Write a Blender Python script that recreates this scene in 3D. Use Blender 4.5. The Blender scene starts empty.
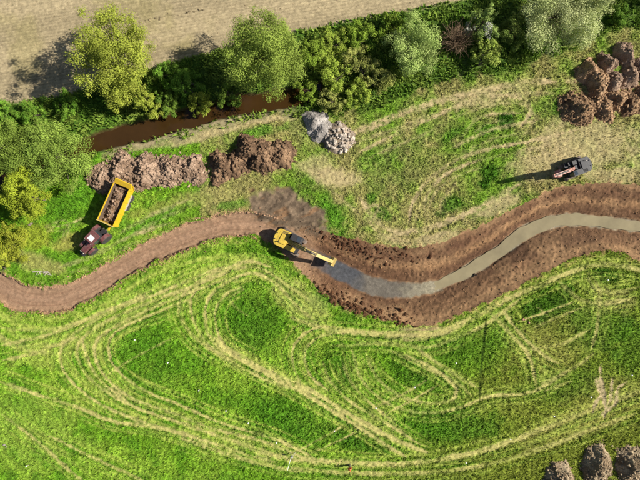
import bpy, bmesh, math
import numpy as np
from mathutils import Matrix, Vector

# ------------------------------------------------------------------ camera, sky, sun, exposure
scene = bpy.context.scene
COL = scene.collection
H_CAM = 70.0
S = 6.4                                  # photo pixels per metre on the ground
cam_d = bpy.data.cameras.new('camera'); cam = bpy.data.objects.new('camera', cam_d)
COL.objects.link(cam)
cam.location = (0, 0, H_CAM); cam.rotation_euler = (0, 0, 0)
cam_d.sensor_width = 36; cam_d.lens = 18 * H_CAM / 50.0
cam_d.clip_end = 2000
scene.camera = cam

SUN_EL, SUN_AZ = math.radians(37), math.radians(3)      # azimuth from +X towards +Y
world = bpy.data.worlds.new('World'); scene.world = world; world.use_nodes = True
wn = world.node_tree; sky = wn.nodes.new('ShaderNodeTexSky')
sky.sky_type = 'NISHITA'; sky.sun_disc = False
sky.sun_elevation = SUN_EL; sky.sun_rotation = math.pi / 2 - SUN_AZ
wn.links.new(sky.outputs[0], wn.nodes['Background'].inputs[0])
wn.nodes['Background'].inputs[1].default_value = 0.05
sun_d = bpy.data.lights.new('sun', 'SUN'); sun = bpy.data.objects.new('sun', sun_d); COL.objects.link(sun)
sun_d.energy = 5.0; sun_d.angle = math.radians(0.5); sun_d.color = (1.0, 0.95, 0.86)
sv = Vector((math.cos(SUN_EL) * math.cos(SUN_AZ), math.cos(SUN_EL) * math.sin(SUN_AZ), math.sin(SUN_EL)))
sun.rotation_euler = sv.to_track_quat('Z', 'Y').to_euler()
scene.view_settings.view_transform = 'Standard'; scene.view_settings.look = 'None'
scene.view_settings.gamma = 1; scene.view_settings.exposure = 0.95
GAIN = 1.75                              # what one unit of albedo shows as on sunlit flat ground

rng = np.random.default_rng(7)

# ------------------------------------------------------------------ helpers
def lin(c):
    c = np.asarray(c, float) / 255.0
    return np.where(c <= 0.04045, c / 12.92, ((c + 0.055) / 1.055) ** 2.4)
def A(*c):                               # colour seen in sunlight -> base colour
    return lin(c) / GAIN
def W(px, py, z=0.0):
    return Vector(((px - 320) / S, (240 - py) / S, z))

_lat = [np.random.default_rng(100 + i).random((128, 128)) for i in range(12)]
def vn(x, y, scale, seed=0):             # value noise 0..1
    L = _lat[seed % 12]; off = seed * 17.31
    x = np.asarray(x) / scale + off; y = np.asarray(y) / scale + off * 1.7
    xi = np.floor(x).astype(int); yi = np.floor(y).astype(int)
    fx = x - xi; fy = y - yi
    fx = fx * fx * (3 - 2 * fx); fy = fy * fy * (3 - 2 * fy)
    a = L[yi % 128, xi % 128]; b = L[yi % 128, (xi + 1) % 128]
    c = L[(yi + 1) % 128, xi % 128]; d = L[(yi + 1) % 128, (xi + 1) % 128]
    return (a * (1 - fx) + b * fx) * (1 - fy) + (c * (1 - fx) + d * fx) * fy
def fbm(x, y, scale, seed=0, octv=4, g=0.5):
    t = 0; w = 1; s = 0
    for i in range(octv):
        t = t + w * vn(x, y, scale / 2 ** i, seed + i); s += w; w *= g
    return t / s
def sstep(a, b, x):
    t = np.clip((x - a) / (b - a), 0, 1); return t * t * (3 - 2 * t)
def spline(pts, step=1.0):
    P = np.array(pts, float); n = len(P)
    if n == 2:
        k = max(2, int(np.hypot(*(P[1] - P[0])) / step))
        return P[0] + (P[1] - P[0]) * np.linspace(0, 1, k)[:, None]
    Q = np.vstack([2 * P[0] - P[1], P, 2 * P[-1] - P[-2]]); out = []
    for i in range(n - 1):
        p0, p1, p2, p3 = Q[i:i + 4]
        k = max(2, int(np.hypot(*(p2 - p1)) / step)); t = np.linspace(0, 1, k, endpoint=False)[:, None]
        out.append(0.5 * (2 * p1 + (p2 - p0) * t + (2 * p0 - 5 * p1 + 4 * p2 - p3) * t ** 2 + (3 * p1 - p0 - 3 * p2 + p3) * t ** 3))
    out.append(P[-1:]); return np.vstack(out)

def tag(o, label=None, cat=None, group=None, kind=None):
    if label: o['label'] = label
    if cat: o['category'] = cat
    if group: o['group'] = group
    if kind: o['kind'] = kind
    return o
def empty(name, loc=(0, 0, 0), rz=0.0):
    o = bpy.data.objects.new(name, None); COL.objects.link(o)
    o.location = loc; o.rotation_euler = (0, 0, rz); o.empty_display_size = 0.3
    return o
def mesh_np(name, v, f, mat, parent=None, col=None, smooth=False):
    """v (n,3), f (m,k) arrays -> one mesh object, optional per-vertex colour"""
    me = bpy.data.meshes.new(name)
    v = np.asarray(v, np.float32); f = np.asarray(f, np.int32); m, k = f.shape
    me.vertices.add(len(v)); me.vertices.foreach_set('co', v.ravel())
    me.loops.add(m * k); me.loops.foreach_set('vertex_index', f.ravel())
    me.polygons.add(m); me.polygons.foreach_set('loop_start', np.arange(0, m * k, k, dtype=np.int32))
    me.polygons.foreach_set('use_smooth', np.full(m, smooth))
    if col is not None:
        c = np.ones((len(v), 4), np.float32); c[:, :3] = np.clip(col, 0.002, 0.9)
        at = me.color_attributes.new('Col', 'FLOAT_COLOR', 'POINT'); at.data.foreach_set('color', c.ravel())
    me.update(calc_edges=True); me.materials.append(mat)
    o = bpy.data.objects.new(name, me); COL.objects.link(o); o.parent = parent
    return o

class MB:                                # collects shapes into one mesh
    def __init__(self, M=None): self.bm = bmesh.new(); self.M = M
    def box(self, c, s, rot=None, bev=0.0, taper=None):
        t = bmesh.new(); bmesh.ops.create_cube(t, size=1)
        for v in t.verts:
            v.co = Vector((v.co.x * s[0], v.co.y * s[1], v.co.z * s[2]))
            if taper and v.co.z > 0: v.co.x *= taper[0]; v.co.y *= taper[1]
        if bev: bmesh.ops.bevel(t, geom=t.edges[:], offset=bev, segments=2, profile=0.6, affect='EDGES')
        if rot is not None: bmesh.ops.transform(t, matrix=rot.to_4x4(), verts=t.verts)
        bmesh.ops.translate(t, vec=c, verts=t.verts); self._add(t); return self
    def prism(self, prof, y0, y1, bev=0.0):   # profile in xz, extruded along y
        t = bmesh.new()
        a = [t.verts.new((x, y0, z)) for x, z in prof]; b = [t.verts.new((x, y1, z)) for x, z in prof]
        t.faces.new(a); t.faces.new(b[::-1]); n = len(prof)
        for i in range(n): t.faces.new((a[i], b[i], b[(i + 1) % n], a[(i + 1) % n]))
        bmesh.ops.recalc_face_normals(t, faces=t.faces)
        if bev: bmesh.ops.bevel(t, geom=t.edges[:], offset=bev, segments=1, affect='EDGES')
        self._add(t); return self
    def cyl(self, p0, p1, r, seg=14, r2=None):
        p0, p1 = Vector(p0), Vector(p1); d = p1 - p0; t = bmesh.new()
        bmesh.ops.create_cone(t, cap_ends=True, segments=seg, radius1=r, radius2=r if r2 is None else r2, depth=d.length)
        q = d.to_track_quat('Z', 'Y').to_matrix().to_4x4()
        bmesh.ops.transform(t, matrix=Matrix.Translation((p0 + p1) / 2) @ q, verts=t.verts); self._add(t); return self
    def lathe(self, prof, c, seg=28):         # profile (r, y) about the y axis
        t = bmesh.new(); rings = []
        for r, y in prof:
            rings.append([t.verts.new((c[0] + r * math.cos(a), c[1] + y, c[2] + r * math.sin(a))) for a in np.linspace(0, 2 * math.pi, seg, endpoint=False)])
        for i in range(len(rings) - 1):
            for j in range(seg): t.faces.new((rings[i][j], rings[i][(j + 1) % seg], rings[i + 1][(j + 1) % seg], rings[i + 1][j]))
        t.faces.new(rings[0]); t.faces.new(rings[-1][::-1]); bmesh.ops.recalc_face_normals(t, faces=t.faces)
        self._add(t); return self
    def _add(self, t):
        me = bpy.data.meshes.new('tmp'); t.to_mesh(me); t.free(); self.bm.from_mesh(me); bpy.data.meshes.remove(me)
    def build(self, name, mat, parent=None, smooth=False):
        if self.M is not None: bmesh.ops.transform(self.bm, matrix=self.M, verts=self.bm.verts)
        me = bpy.data.meshes.new(name); self.bm.to_mesh(me); self.bm.free()
        if smooth:
            for p in me.polygons: p.use_smooth = True
        me.materials.append(mat); o = bpy.data.objects.new(name, me); COL.objects.link(o); o.parent = parent
        return o

# ------------------------------------------------------------------ materials
def new_mat(name):
    m = bpy.data.materials.new(name); m.use_nodes = True; n = m.node_tree
    return m, n, n.nodes['Principled BSDF']
def nz(n, scale, detail=6, rough=0.6, coord=None):
    t = n.nodes.new('ShaderNodeTexNoise'); t.inputs['Scale'].default_value = scale
    t.inputs['Detail'].default_value = detail; t.inputs['Roughness'].default_value = rough
    if coord: n.links.new(coord, t.inputs['Vector'])
    return t
def mul_noise(n, col_out, noise, lo, hi):
    mr = n.nodes.new('ShaderNodeMapRange'); mr.inputs[1].default_value = 0.3; mr.inputs[2].default_value = 0.7
    mr.inputs[3].default_value = lo; mr.inputs[4].default_value = hi
    n.links.new(noise.outputs['Fac'], mr.inputs[0])
    vm = n.nodes.new('ShaderNodeVectorMath'); vm.operation = 'SCALE'
    n.links.new(col_out, vm.inputs[0]); n.links.new(mr.outputs[0], vm.inputs['Scale'])
    return vm.outputs[0]
def attr_mat(name, rough=0.95, scales=((3.0, 0.75, 1.25), (14.0, 0.75, 1.25)), bump=0.6, bdist=0.06, transl=0.0, spec=0.15):
    m, n, b = new_mat(name)
    at = n.nodes.new('ShaderNodeAttribute'); at.attribute_name = 'Col'
    geo = n.nodes.new('ShaderNodeNewGeometry'); c = at.outputs['Color']; last = None
    for s, lo, hi in scales:
        last = nz(n, s, coord=geo.outputs['Position']); c = mul_noise(n, c, last, lo, hi)
    n.links.new(c, b.inputs['Base Color']); b.inputs['Roughness'].default_value = rough
    b.inputs['Specular IOR Level'].default_value = spec
    if bump and last:
        bp = n.nodes.new('ShaderNodeBump'); bp.inputs['Strength'].default_value = bump; bp.inputs['Distance'].default_value = bdist
        n.links.new(last.outputs['Fac'], bp.inputs['Height']); n.links.new(bp.outputs[0], b.inputs['Normal'])
    if transl:
        tr = n.nodes.new('ShaderNodeBsdfTranslucent'); n.links.new(c, tr.inputs['Color'])
        mx = n.nodes.new('ShaderNodeMixShader'); mx.inputs[0].default_value = transl
        n.links.new(b.outputs[0], mx.inputs[1]); n.links.new(tr.outputs[0], mx.inputs[2])
        n.links.new(mx.outputs[0], n.nodes['Material Output'].inputs['Surface'])
    return m
def paint_mat(name, rgb, rough=0.45, dirt=0.35, dirtcol=(0.10, 0.07, 0.045), metal=0.0, scale=3.0):
    m, n, b = new_mat(name); tc = n.nodes.new('ShaderNodeTexCoord')
    t = nz(n, scale, 8, 0.7, tc.outputs['Object'])
    mr = n.nodes.new('ShaderNodeMapRange'); mr.inputs[1].default_value = 0.42; mr.inputs[2].default_value = 0.75
    mr.inputs[3].default_value = 0.05 if dirt else 0; mr.inputs[4].default_value = dirt * 2
    n.links.new(t.outputs['Fac'], mr.inputs[0])
    mx = n.nodes.new('ShaderNodeMix'); mx.data_type = 'RGBA'
    mx.inputs['A'].default_value = (*rgb, 1); mx.inputs['B'].default_value = (*dirtcol, 1)
    n.links.new(mr.outputs[0], mx.inputs['Factor']); n.links.new(mx.outputs['Result'], b.inputs['Base Color'])
    b.inputs['Roughness'].default_value = rough; b.inputs['Metallic'].default_value = metal
    return m
def water_mat(name, rgb, rgb2, rough=0.12, bump=0.12, scale=1.2):
    m, n, b = new_mat(name); geo = n.nodes.new('ShaderNodeNewGeometry')
    t = nz(n, 0.35, 5, 0.6, geo.outputs['Position'])
    mx = n.nodes.new('ShaderNodeMix'); mx.data_type = 'RGBA'
    mx.inputs['A'].default_value = (*rgb, 1); mx.inputs['B'].default_value = (*rgb2, 1)
    n.links.new(t.outputs['Fac'], mx.inputs['Factor']); n.links.new(mx.outputs['Result'], b.inputs['Base Color'])
    t2 = nz(n, scale, 3, 0.5, geo.outputs['Position'])
    bp = n.nodes.new('ShaderNodeBump'); bp.inputs['Strength'].default_value = bump; bp.inputs['Distance'].default_value = 0.1
    n.links.new(t2.outputs['Fac'], bp.inputs['Height']); n.links.new(bp.outputs[0], b.inputs['Normal'])
    b.inputs['Roughness'].default_value = rough; b.inputs['IOR'].default_value = 1.33
    return m

M_ground = attr_mat('ground_surface', scales=((2.2, 0.8, 1.2), (9.0, 0.72, 1.28), (30.0, 0.8, 1.2)), bump=0.8, bdist=0.08)
M_soil = attr_mat('turned_soil', scales=((2.0, 0.8, 1.2), (7.0, 0.7, 1.3), (25.0, 0.75, 1.25)), bump=0.9, bdist=0.06)
M_grass = attr_mat('grass_blades', rough=0.85, scales=(), bump=0, transl=0.25, spec=0.06)
M_leaf = attr_mat('leaves', rough=0.75, scales=(), bump=0, transl=0.3, spec=0.08)
M_bark = paint_mat('bark', (0.13, 0.10, 0.075), 0.95, 0.4, (0.05, 0.04, 0.03))
M_stone = attr_mat('broken_stone', scales=((6.0, 0.8, 1.2), (25.0, 0.85, 1.15)), bump=0.5, bdist=0.03)
M_stream = water_mat('brown_stream_water', tuple(A(80, 56, 28)), tuple(A(54, 38, 18)), 0.08, 0.10)
M_chwater = water_mat('muddy_channel_water', tuple(A(186, 172, 134)), tuple(A(126, 116, 92)), 0.1, 0.16)
M_yellow = paint_mat('yellow_paint', tuple(A(240, 204, 70)), 0.45, 0.32, (0.16, 0.11, 0.05))
M_yellow2 = paint_mat('trailer_yellow', tuple(A(250, 206, 34)), 0.4, 0.2, (0.2, 0.12, 0.05))
M_dyellow = paint_mat('dusty_yellow_arm', tuple(A(232, 205, 120)), 0.5, 0.3, (0.2, 0.14, 0.08))
M_black = paint_mat('black_rubber', (0.02, 0.02, 0.021), 0.8, 0.3, (0.09, 0.07, 0.05))
M_steel = paint_mat('worn_steel', (0.19, 0.175, 0.16), 0.45, 0.4, (0.16, 0.11, 0.08), 0.5)
M_track = paint_mat('muddy_track_steel', (0.13, 0.10, 0.08), 0.7, 0.5, (0.22, 0.15, 0.10), 0.2)
M_char = paint_mat('charcoal_paint', (0.010, 0.011, 0.014), 0.6, 0.12, (0.08, 0.06, 0.05))
M_maroon = paint_mat('maroon_paint', (0.11, 0.026, 0.028), 0.45, 0.5, (0.13, 0.095, 0.08))
M_pink = paint_mat('faded_red_boom', tuple(A(214, 150, 130)), 0.45, 0.25, (0.25, 0.12, 0.09))
M_white = paint_mat('white_plastic', (0.72, 0.72, 0.70), 0.5, 0.08)
M_grey = paint_mat('grey_metal', (0.34, 0.34, 0.34), 0.5, 0.25)
M_wood = paint_mat('pale_wood', (0.42, 0.35, 0.26), 0.8, 0.2)
M_orange = paint_mat('orange_cloth', (0.62, 0.15, 0.03), 0.85, 0.05)
M_navy = paint_mat('dark_cloth', (0.30, 0.24, 0.18), 0.9, 0.1)
M_skin = paint_mat('skin', (0.45, 0.27, 0.19), 0.6, 0.0)
M_dirty = paint_mat('soil_caked_steel', (0.10, 0.065, 0.04), 0.9, 0.3, (0.05, 0.035, 0.02))
M_lamp = paint_mat('lamp_glass', (0.55, 0.5, 0.42), 0.15, 0.0)
def glass_mat():
    m, n, b = new_mat('tinted_glass'); b.inputs['Base Color'].default_value = (0.035, 0.045, 0.055, 1)
    b.inputs['Roughness'].default_value = 0.07; b.inputs['IOR'].default_value = 1.5
    return m
M_glass = glass_mat()

# ------------------------------------------------------------------ ground: shape and colour on a fine grid
CELL = 0.14
NX, NY = 830, 644
gx = (np.arange(NX) - (NX - 1) / 2) * CELL; gy = (np.arange(NY) - (NY - 1) / 2) * CELL
GX, GY = np.meshgrid(gx, gy)                      # metres
PX, PY = GX * S + 320, 240 - GY * S               # photo pixels on the flat ground
def cidx(px, py):                                 # pixel -> grid index (float)
    return ((px - 320) / S - gx[0]) / CELL, ((240 - py) / S - gy[0]) / CELL

def curve(pts, depth=0.0):
    P = np.array(pts, float)
    if depth: k = (H_CAM + depth) / H_CAM; P = np.stack([320 + (P[:, 0] - 320) * k, 240 + (P[:, 1] - 240) * k], 1)
    s = spline(P, 2.0); o = np.argsort(s[:, 0]); return lambda x: np.interp(x, s[o, 0], s[o, 1])
U = curve([(-70, 215), (-30, 245), (0, 271), (15, 280), (32, 287), (62, 286), (87, 275), (112, 261), (137, 247), (160, 236), (185, 225), (222, 215), (247, 212), (267, 215),
           (285, 220), (303, 224), (325, 231), (345, 237), (370, 243), (400, 247), (430, 245), (460, 235), (480, 227), (505, 212), (530, 200), (555, 189), (580, 184), (605, 183), (640, 184), (720, 190)])
WT = curve([(-70, 218), (-30, 248), (0, 274), (15, 283), (32, 290), (62, 289), (87, 278), (112, 264), (137, 250), (160, 239), (185, 228), (222, 218), (247, 215), (267, 220),
            (285, 232), (300, 242), (320, 251), (342, 261), (357, 269), (382, 278), (407, 281.5), (432, 281.5), (450, 275), (465, 267), (480, 257.5), (500, 245.5), (515, 233), (530, 223), (555, 214), (580, 211.5), (605, 214), (640, 219), (720, 232)])
WB = curve([(-70, 246), (-30, 276), (0, 299), (15, 307), (37, 309), (62, 308), (87, 298), (112, 284), (137, 269), (160, 258), (187, 246), (212, 237), (235, 233), (260, 234),
            (275, 242), (290, 254), (305, 264), (320, 273), (345, 285), (367, 296), (385, 300), (410, 300), (432, 296), (455, 287.5), (470, 281), (490, 270), (510, 256), (525, 246), (540, 237), (560, 229), (580, 227), (605, 229), (640, 233), (720, 246)])
LO = curve([(-70, 249), (-30, 279), (0, 302), (15, 310), (37, 312), (62, 311), (87, 301), (112, 287), (137, 272), (160, 261), (187, 249), (212, 240), (235, 236), (260, 238),
            (275, 246), (290, 260), (305, 275), (320, 291), (340, 304), (365, 314), (392, 321), (412, 326), (432, 325), (445, 321), (480, 306), (505, 295), (530, 281), (555, 267), (580, 257), (597, 252), (620, 253), (640, 259), (720, 275)])
DEP = lambda x: np.interp(x, [-100, 262, 285, 310, 345, 400, 720], [0.42, 0.42, 0.5, 0.75, 1.05, 1.45, 1.5])
FLD = curve([(-80, 108), (0, 104), (40, 100), (100, 86), (160, 66), (230, 48), (285, 34), (320, 28), (360, 20), (430, 7), (480, -3), (560, -16), (720, -45)])
HLO = curve([(-80, 215), (0, 200), (60, 178), (100, 156), (140, 148), (200, 133), (260, 118), (310, 112), (345, 114), (380, 104), (440, 84), (480, 76), (520, 68), (560, 52), (600, 36), (640, 26), (720, 10)])
STR = curve([(-80, 205), (0, 182), (60, 160), (100, 142), (150, 130), (200, 115.5), (240, 106), (275, 101), (310, 94), (370, 78), (440, 56), (520, 40), (600, 15), (720, -20)], 0.7)

n1 = fbm(PX, PY, 40, 1); n2 = fbm(PX, PY, 12, 3); n3 = fbm(PX, PY, 5, 5); n4 = vn(PX, PY, 2.2, 8); n5 = vn(PX, PY, 1.3, 9)
def layer(base, col, w):
    return base + (np.asarray(col) - base) * w[..., None]

# meadow
C = np.empty(PX.shape + (3,)); C[:] = A(124, 170, 42)
C = layer(C, A(154, 188, 62), sstep(0.42, 0.62, n1) * 0.8)
C = layer(C, A(92, 146, 32), sstep(0.5, 0.66, n2) * 0.6)
upper = 1 - sstep(-12, 12, PY - (0.5 * (U(PX) + LO(PX))))
C = layer(C, A(172, 166, 100), upper * (PX > 200) * np.clip(0.12 + 1.0 * sstep(.3, .7, n1 * .6 + n2 * .4), 0, 1))
C = layer(C, A(138, 152, 54), sstep(400, 540, PX) * (1 - upper) * 0.75)
C = layer(C, A(136, 144, 54), sstep(425, 470, PY + (PX - 400) * 0.16) * sstep(300, 460, PX) * 0.7)
Z = (fbm(GX, GY, 9, 2) - 0.5) * 0.35 + (n3 - 0.5) * 0.14 + (n4 - 0.5) * 0.05
GH = np.ones(PX.shape)                            # how tall and dense the grass stands

TAN = A(206, 198, 120); TANU = A(204, 184, 136); YEL = A(188, 202, 92); DRK = A(64, 118, 24); DRK2 = A(86, 140, 32); GRN = A(100, 158, 38)
def blob(cx, cy, rx, ry, rot, col, s=0.8, gh=None, rag=0.55):
    global C, GH
    c, sn = math.cos(math.radians(rot)), math.sin(math.radians(rot))
    dx, dy = PX - cx, PY - cy
    d = np.sqrt(((dx * c + dy * sn) / rx) ** 2 + ((-dx * sn + dy * c) / ry) ** 2)
    w = 1 - sstep(0.55, 1.25, d + (n2 - 0.5) * rag * 2 + (n3 - 0.5) * rag)
    C = layer(C, col, w * s)
    if gh is not None: GH = GH + (gh - GH) * w * s
def dist_field(pts, R):
    D = np.full(PX.shape, 1e3); s = spline(pts, 0.8); r = int(R / S / CELL) + 2; ns = len(s)
    for q, (x, y) in enumerate(s):
        tp = .3 + .7 * min(1, q / 14, (ns - 1 - q) / 14)
        i, j = cidx(x, y); i0, i1 = max(0, int(i) - r), min(NX, int(i) + r + 1); j0, j1 = max(0, int(j) - r), min(NY, int(j) + r + 1)
        if i0 >= i1 or j0 >= j1: continue
        sub = D[j0:j1, i0:i1]
        np.minimum(sub, np.hypot(PX[j0:j1, i0:i1] - x, PY[j0:j1, i0:i1] - y) / tp, out=sub)
    return D
_wr = np.random.default_rng(3)
def stroke(pts, w, col, s=0.7, dep=0.05, gh=0.25, rag=0.6):
    global C, GH, Z
    P = spline(pts, 6.0); e = _wr.integers(0, 1000)
    P = P + np.stack([vn(P[:, 0] + e, P[:, 1], 70, 2) - .5, vn(P[:, 0], P[:, 1] + e, 70, 4) - .5], 1) * 5.0
    D = dist_field(P, w * 2.0 + 4)
    m = 1 - sstep(w * 0.25, w * 0.95 + .7, D + (n3 - 0.5) * (w + 1.5) * rag * 1.1)
    m = m * (.35 + .75 * sstep(0.25, 0.58, n2 * 0.35 + n4 * 0.35 + n5 * .3)) * (.55 + .6 * sstep(.3, .6, vn(PX + e * 3, PY, 26, 5)))
    m = np.clip(m * s, 0, 1)
    C = layer(C, col, m); GH = GH + (gh - GH) * m; Z = Z - dep * m

# patches of taller, darker grass and of worn, dry grass
for a in [(505, 120, 8, 7, 0, DRK, .95, 1.6), (452, 135, 14, 5, -35, DRK2, .7, 1.3), (487, 130, 9, 6, 0, GRN, .7, 1.3), (490, 173, 10, 8, 0, DRK, .8, 1.6), (484, 184, 7, 5, 0, DRK, .85, 1.6),
          (452, 206, 13, 9, -25, DRK2, .8, 1.4), (440, 214, 7, 5, 0, DRK, .6, 1.3), (370, 198, 7, 5, 0, DRK2, .8, 1.4), (384, 214, 11, 6, 60, DRK2, .75, 1.3), (330, 214, 13, 24, -20, GRN, .9, 1.2), (400, 178, 40, 10, -15, A(146, 152, 84), .5, 1.0),
          (556, 108, 5, 9, 0, GRN, .7, 1.2), (262, 131, 26, 7, -12, GRN, .8, 1.2), (300, 128, 10, 12, 0, A(150, 150, 92), .6, 1), (395, 150, 45, 12, -22, GRN, .35, 1.1), (440, 165, 40, 10, -10, A(150, 152, 84), .45, 1.1),
          (200, 135, 62, 7, -13, TANU, .85, .2), (266, 119, 28, 5, -6, TANU, .8, .2), (128, 149, 30, 5, -16, TANU, .7, .3), (560, 340, 60, 34, -20, A(168, 160, 84), .4, .8), (610, 395, 50, 24, 0, A(170, 160, 86), .45, .7), (500, 400, 60, 26, -10, A(150, 148, 66), .4, .9), (335, 178, 26, 13, 5, TANU, .85, .2), (318, 168, 20, 12, 0, TANU, .6, .3), (590, 145, 60, 26, 0, TANU, .75, .3), (545, 165, 38, 18, -15, TANU, .6, .4), (500, 205, 26, 8, -28, TANU, .75, .3), (615, 175, 40, 8, 0, TANU, .6, .3), (490, 95, 40, 12, -12, TANU, .55, .5),
          (440, 238, 28, 7, -12, TANU, .7, .3), (395, 240, 20, 6, 10, TANU, .55, .4), (165, 208, 40, 10, -20, A(160, 162, 80), .6, .6), (210, 195, 34, 9, -10, A(172, 165, 100), .5, .5), (150, 222, 40, 7, -26, GRN, .8, 1.0), (230, 206, 22, 5, -10, GRN, .7, 1.0),
          (30, 235, 24, 14, 0, A(170, 172, 60), .6, .9), (70, 243, 20, 10, -10, A(186, 172, 92), .65, .5), (35, 262, 40, 9, 12, A(188, 170, 110), .6, .4), (60, 210, 22, 16, 0, DRK2, .6, 1.3), (80, 195, 14, 16, 0, GRN, .7, 1.2),
          (145, 355, 45, 32, 30, DRK2, .55, 1.2), (255, 318, 30, 26, 20, DRK, .5, 1.4), (245, 330, 34, 24, 30, DRK2, .5, 1.2), (285, 420, 46, 22, 25, DRK2, .75, 1.3), (360, 440, 42, 14, 15, DRK, .65, 1.3), (425, 375, 36, 20, 25, DRK, .6, 1.3), (450, 425, 50, 20, 0, DRK2, .7, 1.2), (470, 350, 40, 18, 0, DRK2, .4, 1.1),
          (545, 305, 34, 17, -28, DRK, .75, 1.4), (606, 276, 15, 8, 5, DRK, .85, 1.5), (600, 330, 40, 26, 0, DRK2, .55, 1.1), (560, 385, 46, 16, -10, DRK2, .4, 1.1), (630, 350, 20, 30, 0, DRK2, .4, 1.1), (340, 370, 14, 24, -30, DRK, .6, 1.3), (500, 330, 18, 24, 0, GRN, .4, 1.1), (440, 340, 26, 8, -10, GRN, .5, 1), (320, 300, 12, 10, 0, GRN, .7, 1),
          (610, 300, 26, 12, 20, A(190, 175, 110), .45, .6), (300, 302, 34, 16, 42, TAN, .5, .4), (420, 333, 34, 7, -5, A(200, 178, 128), .8, .2), (60, 350, 60, 16, -10, YEL, .55, .9), (40, 320, 50, 12, 0, A(146, 180, 60), .6, 1), (25, 430, 60, 40, 10, A(150, 178, 72), .45, .9), (540, 350, 40, 20, 30, A(160, 158, 78), .45, .7), (575, 425, 60, 14, -18, A(172, 168, 86), .6, .6)]:
    blob(*a)
# tyre tracks and flattened swaths
for off, s in ((9, .55), (17, .65), (25, .45), (34, .55), (42, .4)):          # beside the stripped strip
    stroke([(x, float(LO(x)) + off + 3 * math.sin(x * .04 + off)) for x in range(-60, 262, 18)], 3.2, YEL if off % 2 else TAN, s)
TR = [
    ([(320, 466), (270, 446), (220, 431), (170, 412), (130, 396), (105, 375), (95, 355), (97, 340), (115, 327), (150, 311), (190, 294), (228, 278)], 2.6, .95),
    ([(320, 460), (275, 440), (225, 424), (180, 405), (140, 388), (114, 368), (107, 350), (110, 337), (125, 325), (160, 312), (196, 298)], 2.4, .9),
    ([(240, 444), (190, 428), (140, 408), (100, 388), (80, 368), (76, 350), (84, 338), (104, 325), (150, 305), (195, 287), (232, 272)], 2.8, .85),
    ([(200, 440), (150, 424), (100, 404), (74, 384), (62, 366), (60, 350), (70, 336), (100, 318), (150, 298), (190, 280), (225, 266)], 2.6, .75),
    ([(84, 338), (88, 355), (100, 378), (130, 402)], 2.4, .8), ([(0, 380), (37, 394), (75, 407), (110, 420), (160, 428), (220, 445), (280, 462)], 3.2, .8),
    ([(0, 412), (32, 437), (65, 465), (90, 485)], 2.8, .6), ([(50, 437), (95, 458), (132, 475), (150, 485)], 2.6, .6), ([(0, 345), (50, 335), (100, 316), (150, 297)], 3, .6), ([(0, 360), (40, 352), (80, 336)], 3, .55), ([(0, 328), (45, 330), (90, 318), (150, 290)], 3, .5),
    ([(242, 362), (212, 342), (205, 318), (209, 300), (220, 288), (238, 277), (257, 273), (278, 285), (300, 308), (320, 322)], 2.6, .9),
    ([(255, 360), (226, 345), (216, 325), (216, 308), (225, 295), (243, 286)], 2.4, .9), ([(235, 360), (203, 338), (192, 312), (197, 292), (215, 278), (240, 268), (262, 268), (285, 284), (310, 302)], 2.6, .8),
    ([(230, 362), (196, 342), (180, 320), (180, 302), (195, 286), (222, 272), (250, 263), (272, 268)], 2.8, .8), ([(250, 318), (238, 310), (232, 300), (246, 290)], 2.0, .5),
    ([(210, 337), (235, 358), (270, 374), (310, 392), (345, 413), (385, 435), (430, 453)], 4.2, 1.1), ([(222, 350), (262, 373), (300, 392), (340, 416), (375, 437), (408, 456)], 3.8, 1.1), ([(200, 345), (240, 368), (290, 388)], 3, .7),
    ([(335, 326), (318, 327), (302, 335), (293, 348), (293, 365), (303, 384), (320, 396)], 2.4, 1.0), ([(345, 332), (322, 335), (309, 345), (305, 358), (312, 376), (328, 390)], 2.4, 1.0),
    ([(322, 362), (330, 382), (350, 402), (385, 424), (420, 446)], 2.8, .85), ([(340, 360), (352, 385), (372, 405), (400, 428)], 2.6, .7),
    ([(230, 440), (280, 456), (330, 463), (400, 463), (460, 457), (520, 440), (580, 415), (650, 388)], 5, .75), ([(180, 440), (240, 458), (300, 470), (400, 474), (470, 466), (540, 448), (640, 412)], 4, .55),
    ([(290, 318), (320, 328), (370, 335), (412, 336), (440, 334), (485, 312), (535, 287), (585, 268), (620, 268), (655, 276)], 5, .85), ([(330, 345), (380, 345), (430, 348), (480, 325), (520, 300)], 3.2, .6),
    ([(365, 352), (374, 374), (395, 392), (425, 402), (450, 402), (456, 390), (435, 370), (405, 355)], 3.0, .8), ([(350, 350), (360, 380), (385, 402), (420, 413), (455, 411), (490, 398), (530, 392), (570, 370)], 2.8, .7), ([(390, 350), (425, 368), (460, 385), (475, 400)], 3, .75), ([(410, 345), (450, 372), (480, 390)], 2.6, .6),
    ([(490, 315), (510, 335), (528, 355), (536, 385)], 3.2, .95), ([(502, 310), (520, 335), (545, 358), (560, 365)], 3.0, .9), ([(520, 322), (575, 302)], 1.8, .8), ([(535, 328), (585, 306)], 1.8, .8), ([(538, 306), (552, 316)], 1.6, .6),
    ([(540, 382), (568, 368), (592, 352)], 3, .8), ([(545, 392), (572, 382)], 3, .7), ([(592, 276), (600, 292), (598, 320), (590, 350)], 3, .6), ([(560, 280), (580, 298), (600, 304), (630, 300)], 4, .7), ([(590, 272), (594, 285), (612, 291), (640, 286)], 3, .7), ([(530, 350), (560, 345), (590, 330)], 3, .5),
    ([(292, 452), (312, 443), (336, 431), (345, 425)], 1.5, .8), ([(305, 458), (330, 447), (356, 433)], 1.5, .8), ([(368, 412), (400, 396), (430, 378)], 1.5, .7), ([(385, 416), (412, 402), (438, 386)], 1.5, .7), ([(100, 380), (130, 360), (180, 335)], 1.4, .4)]
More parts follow.
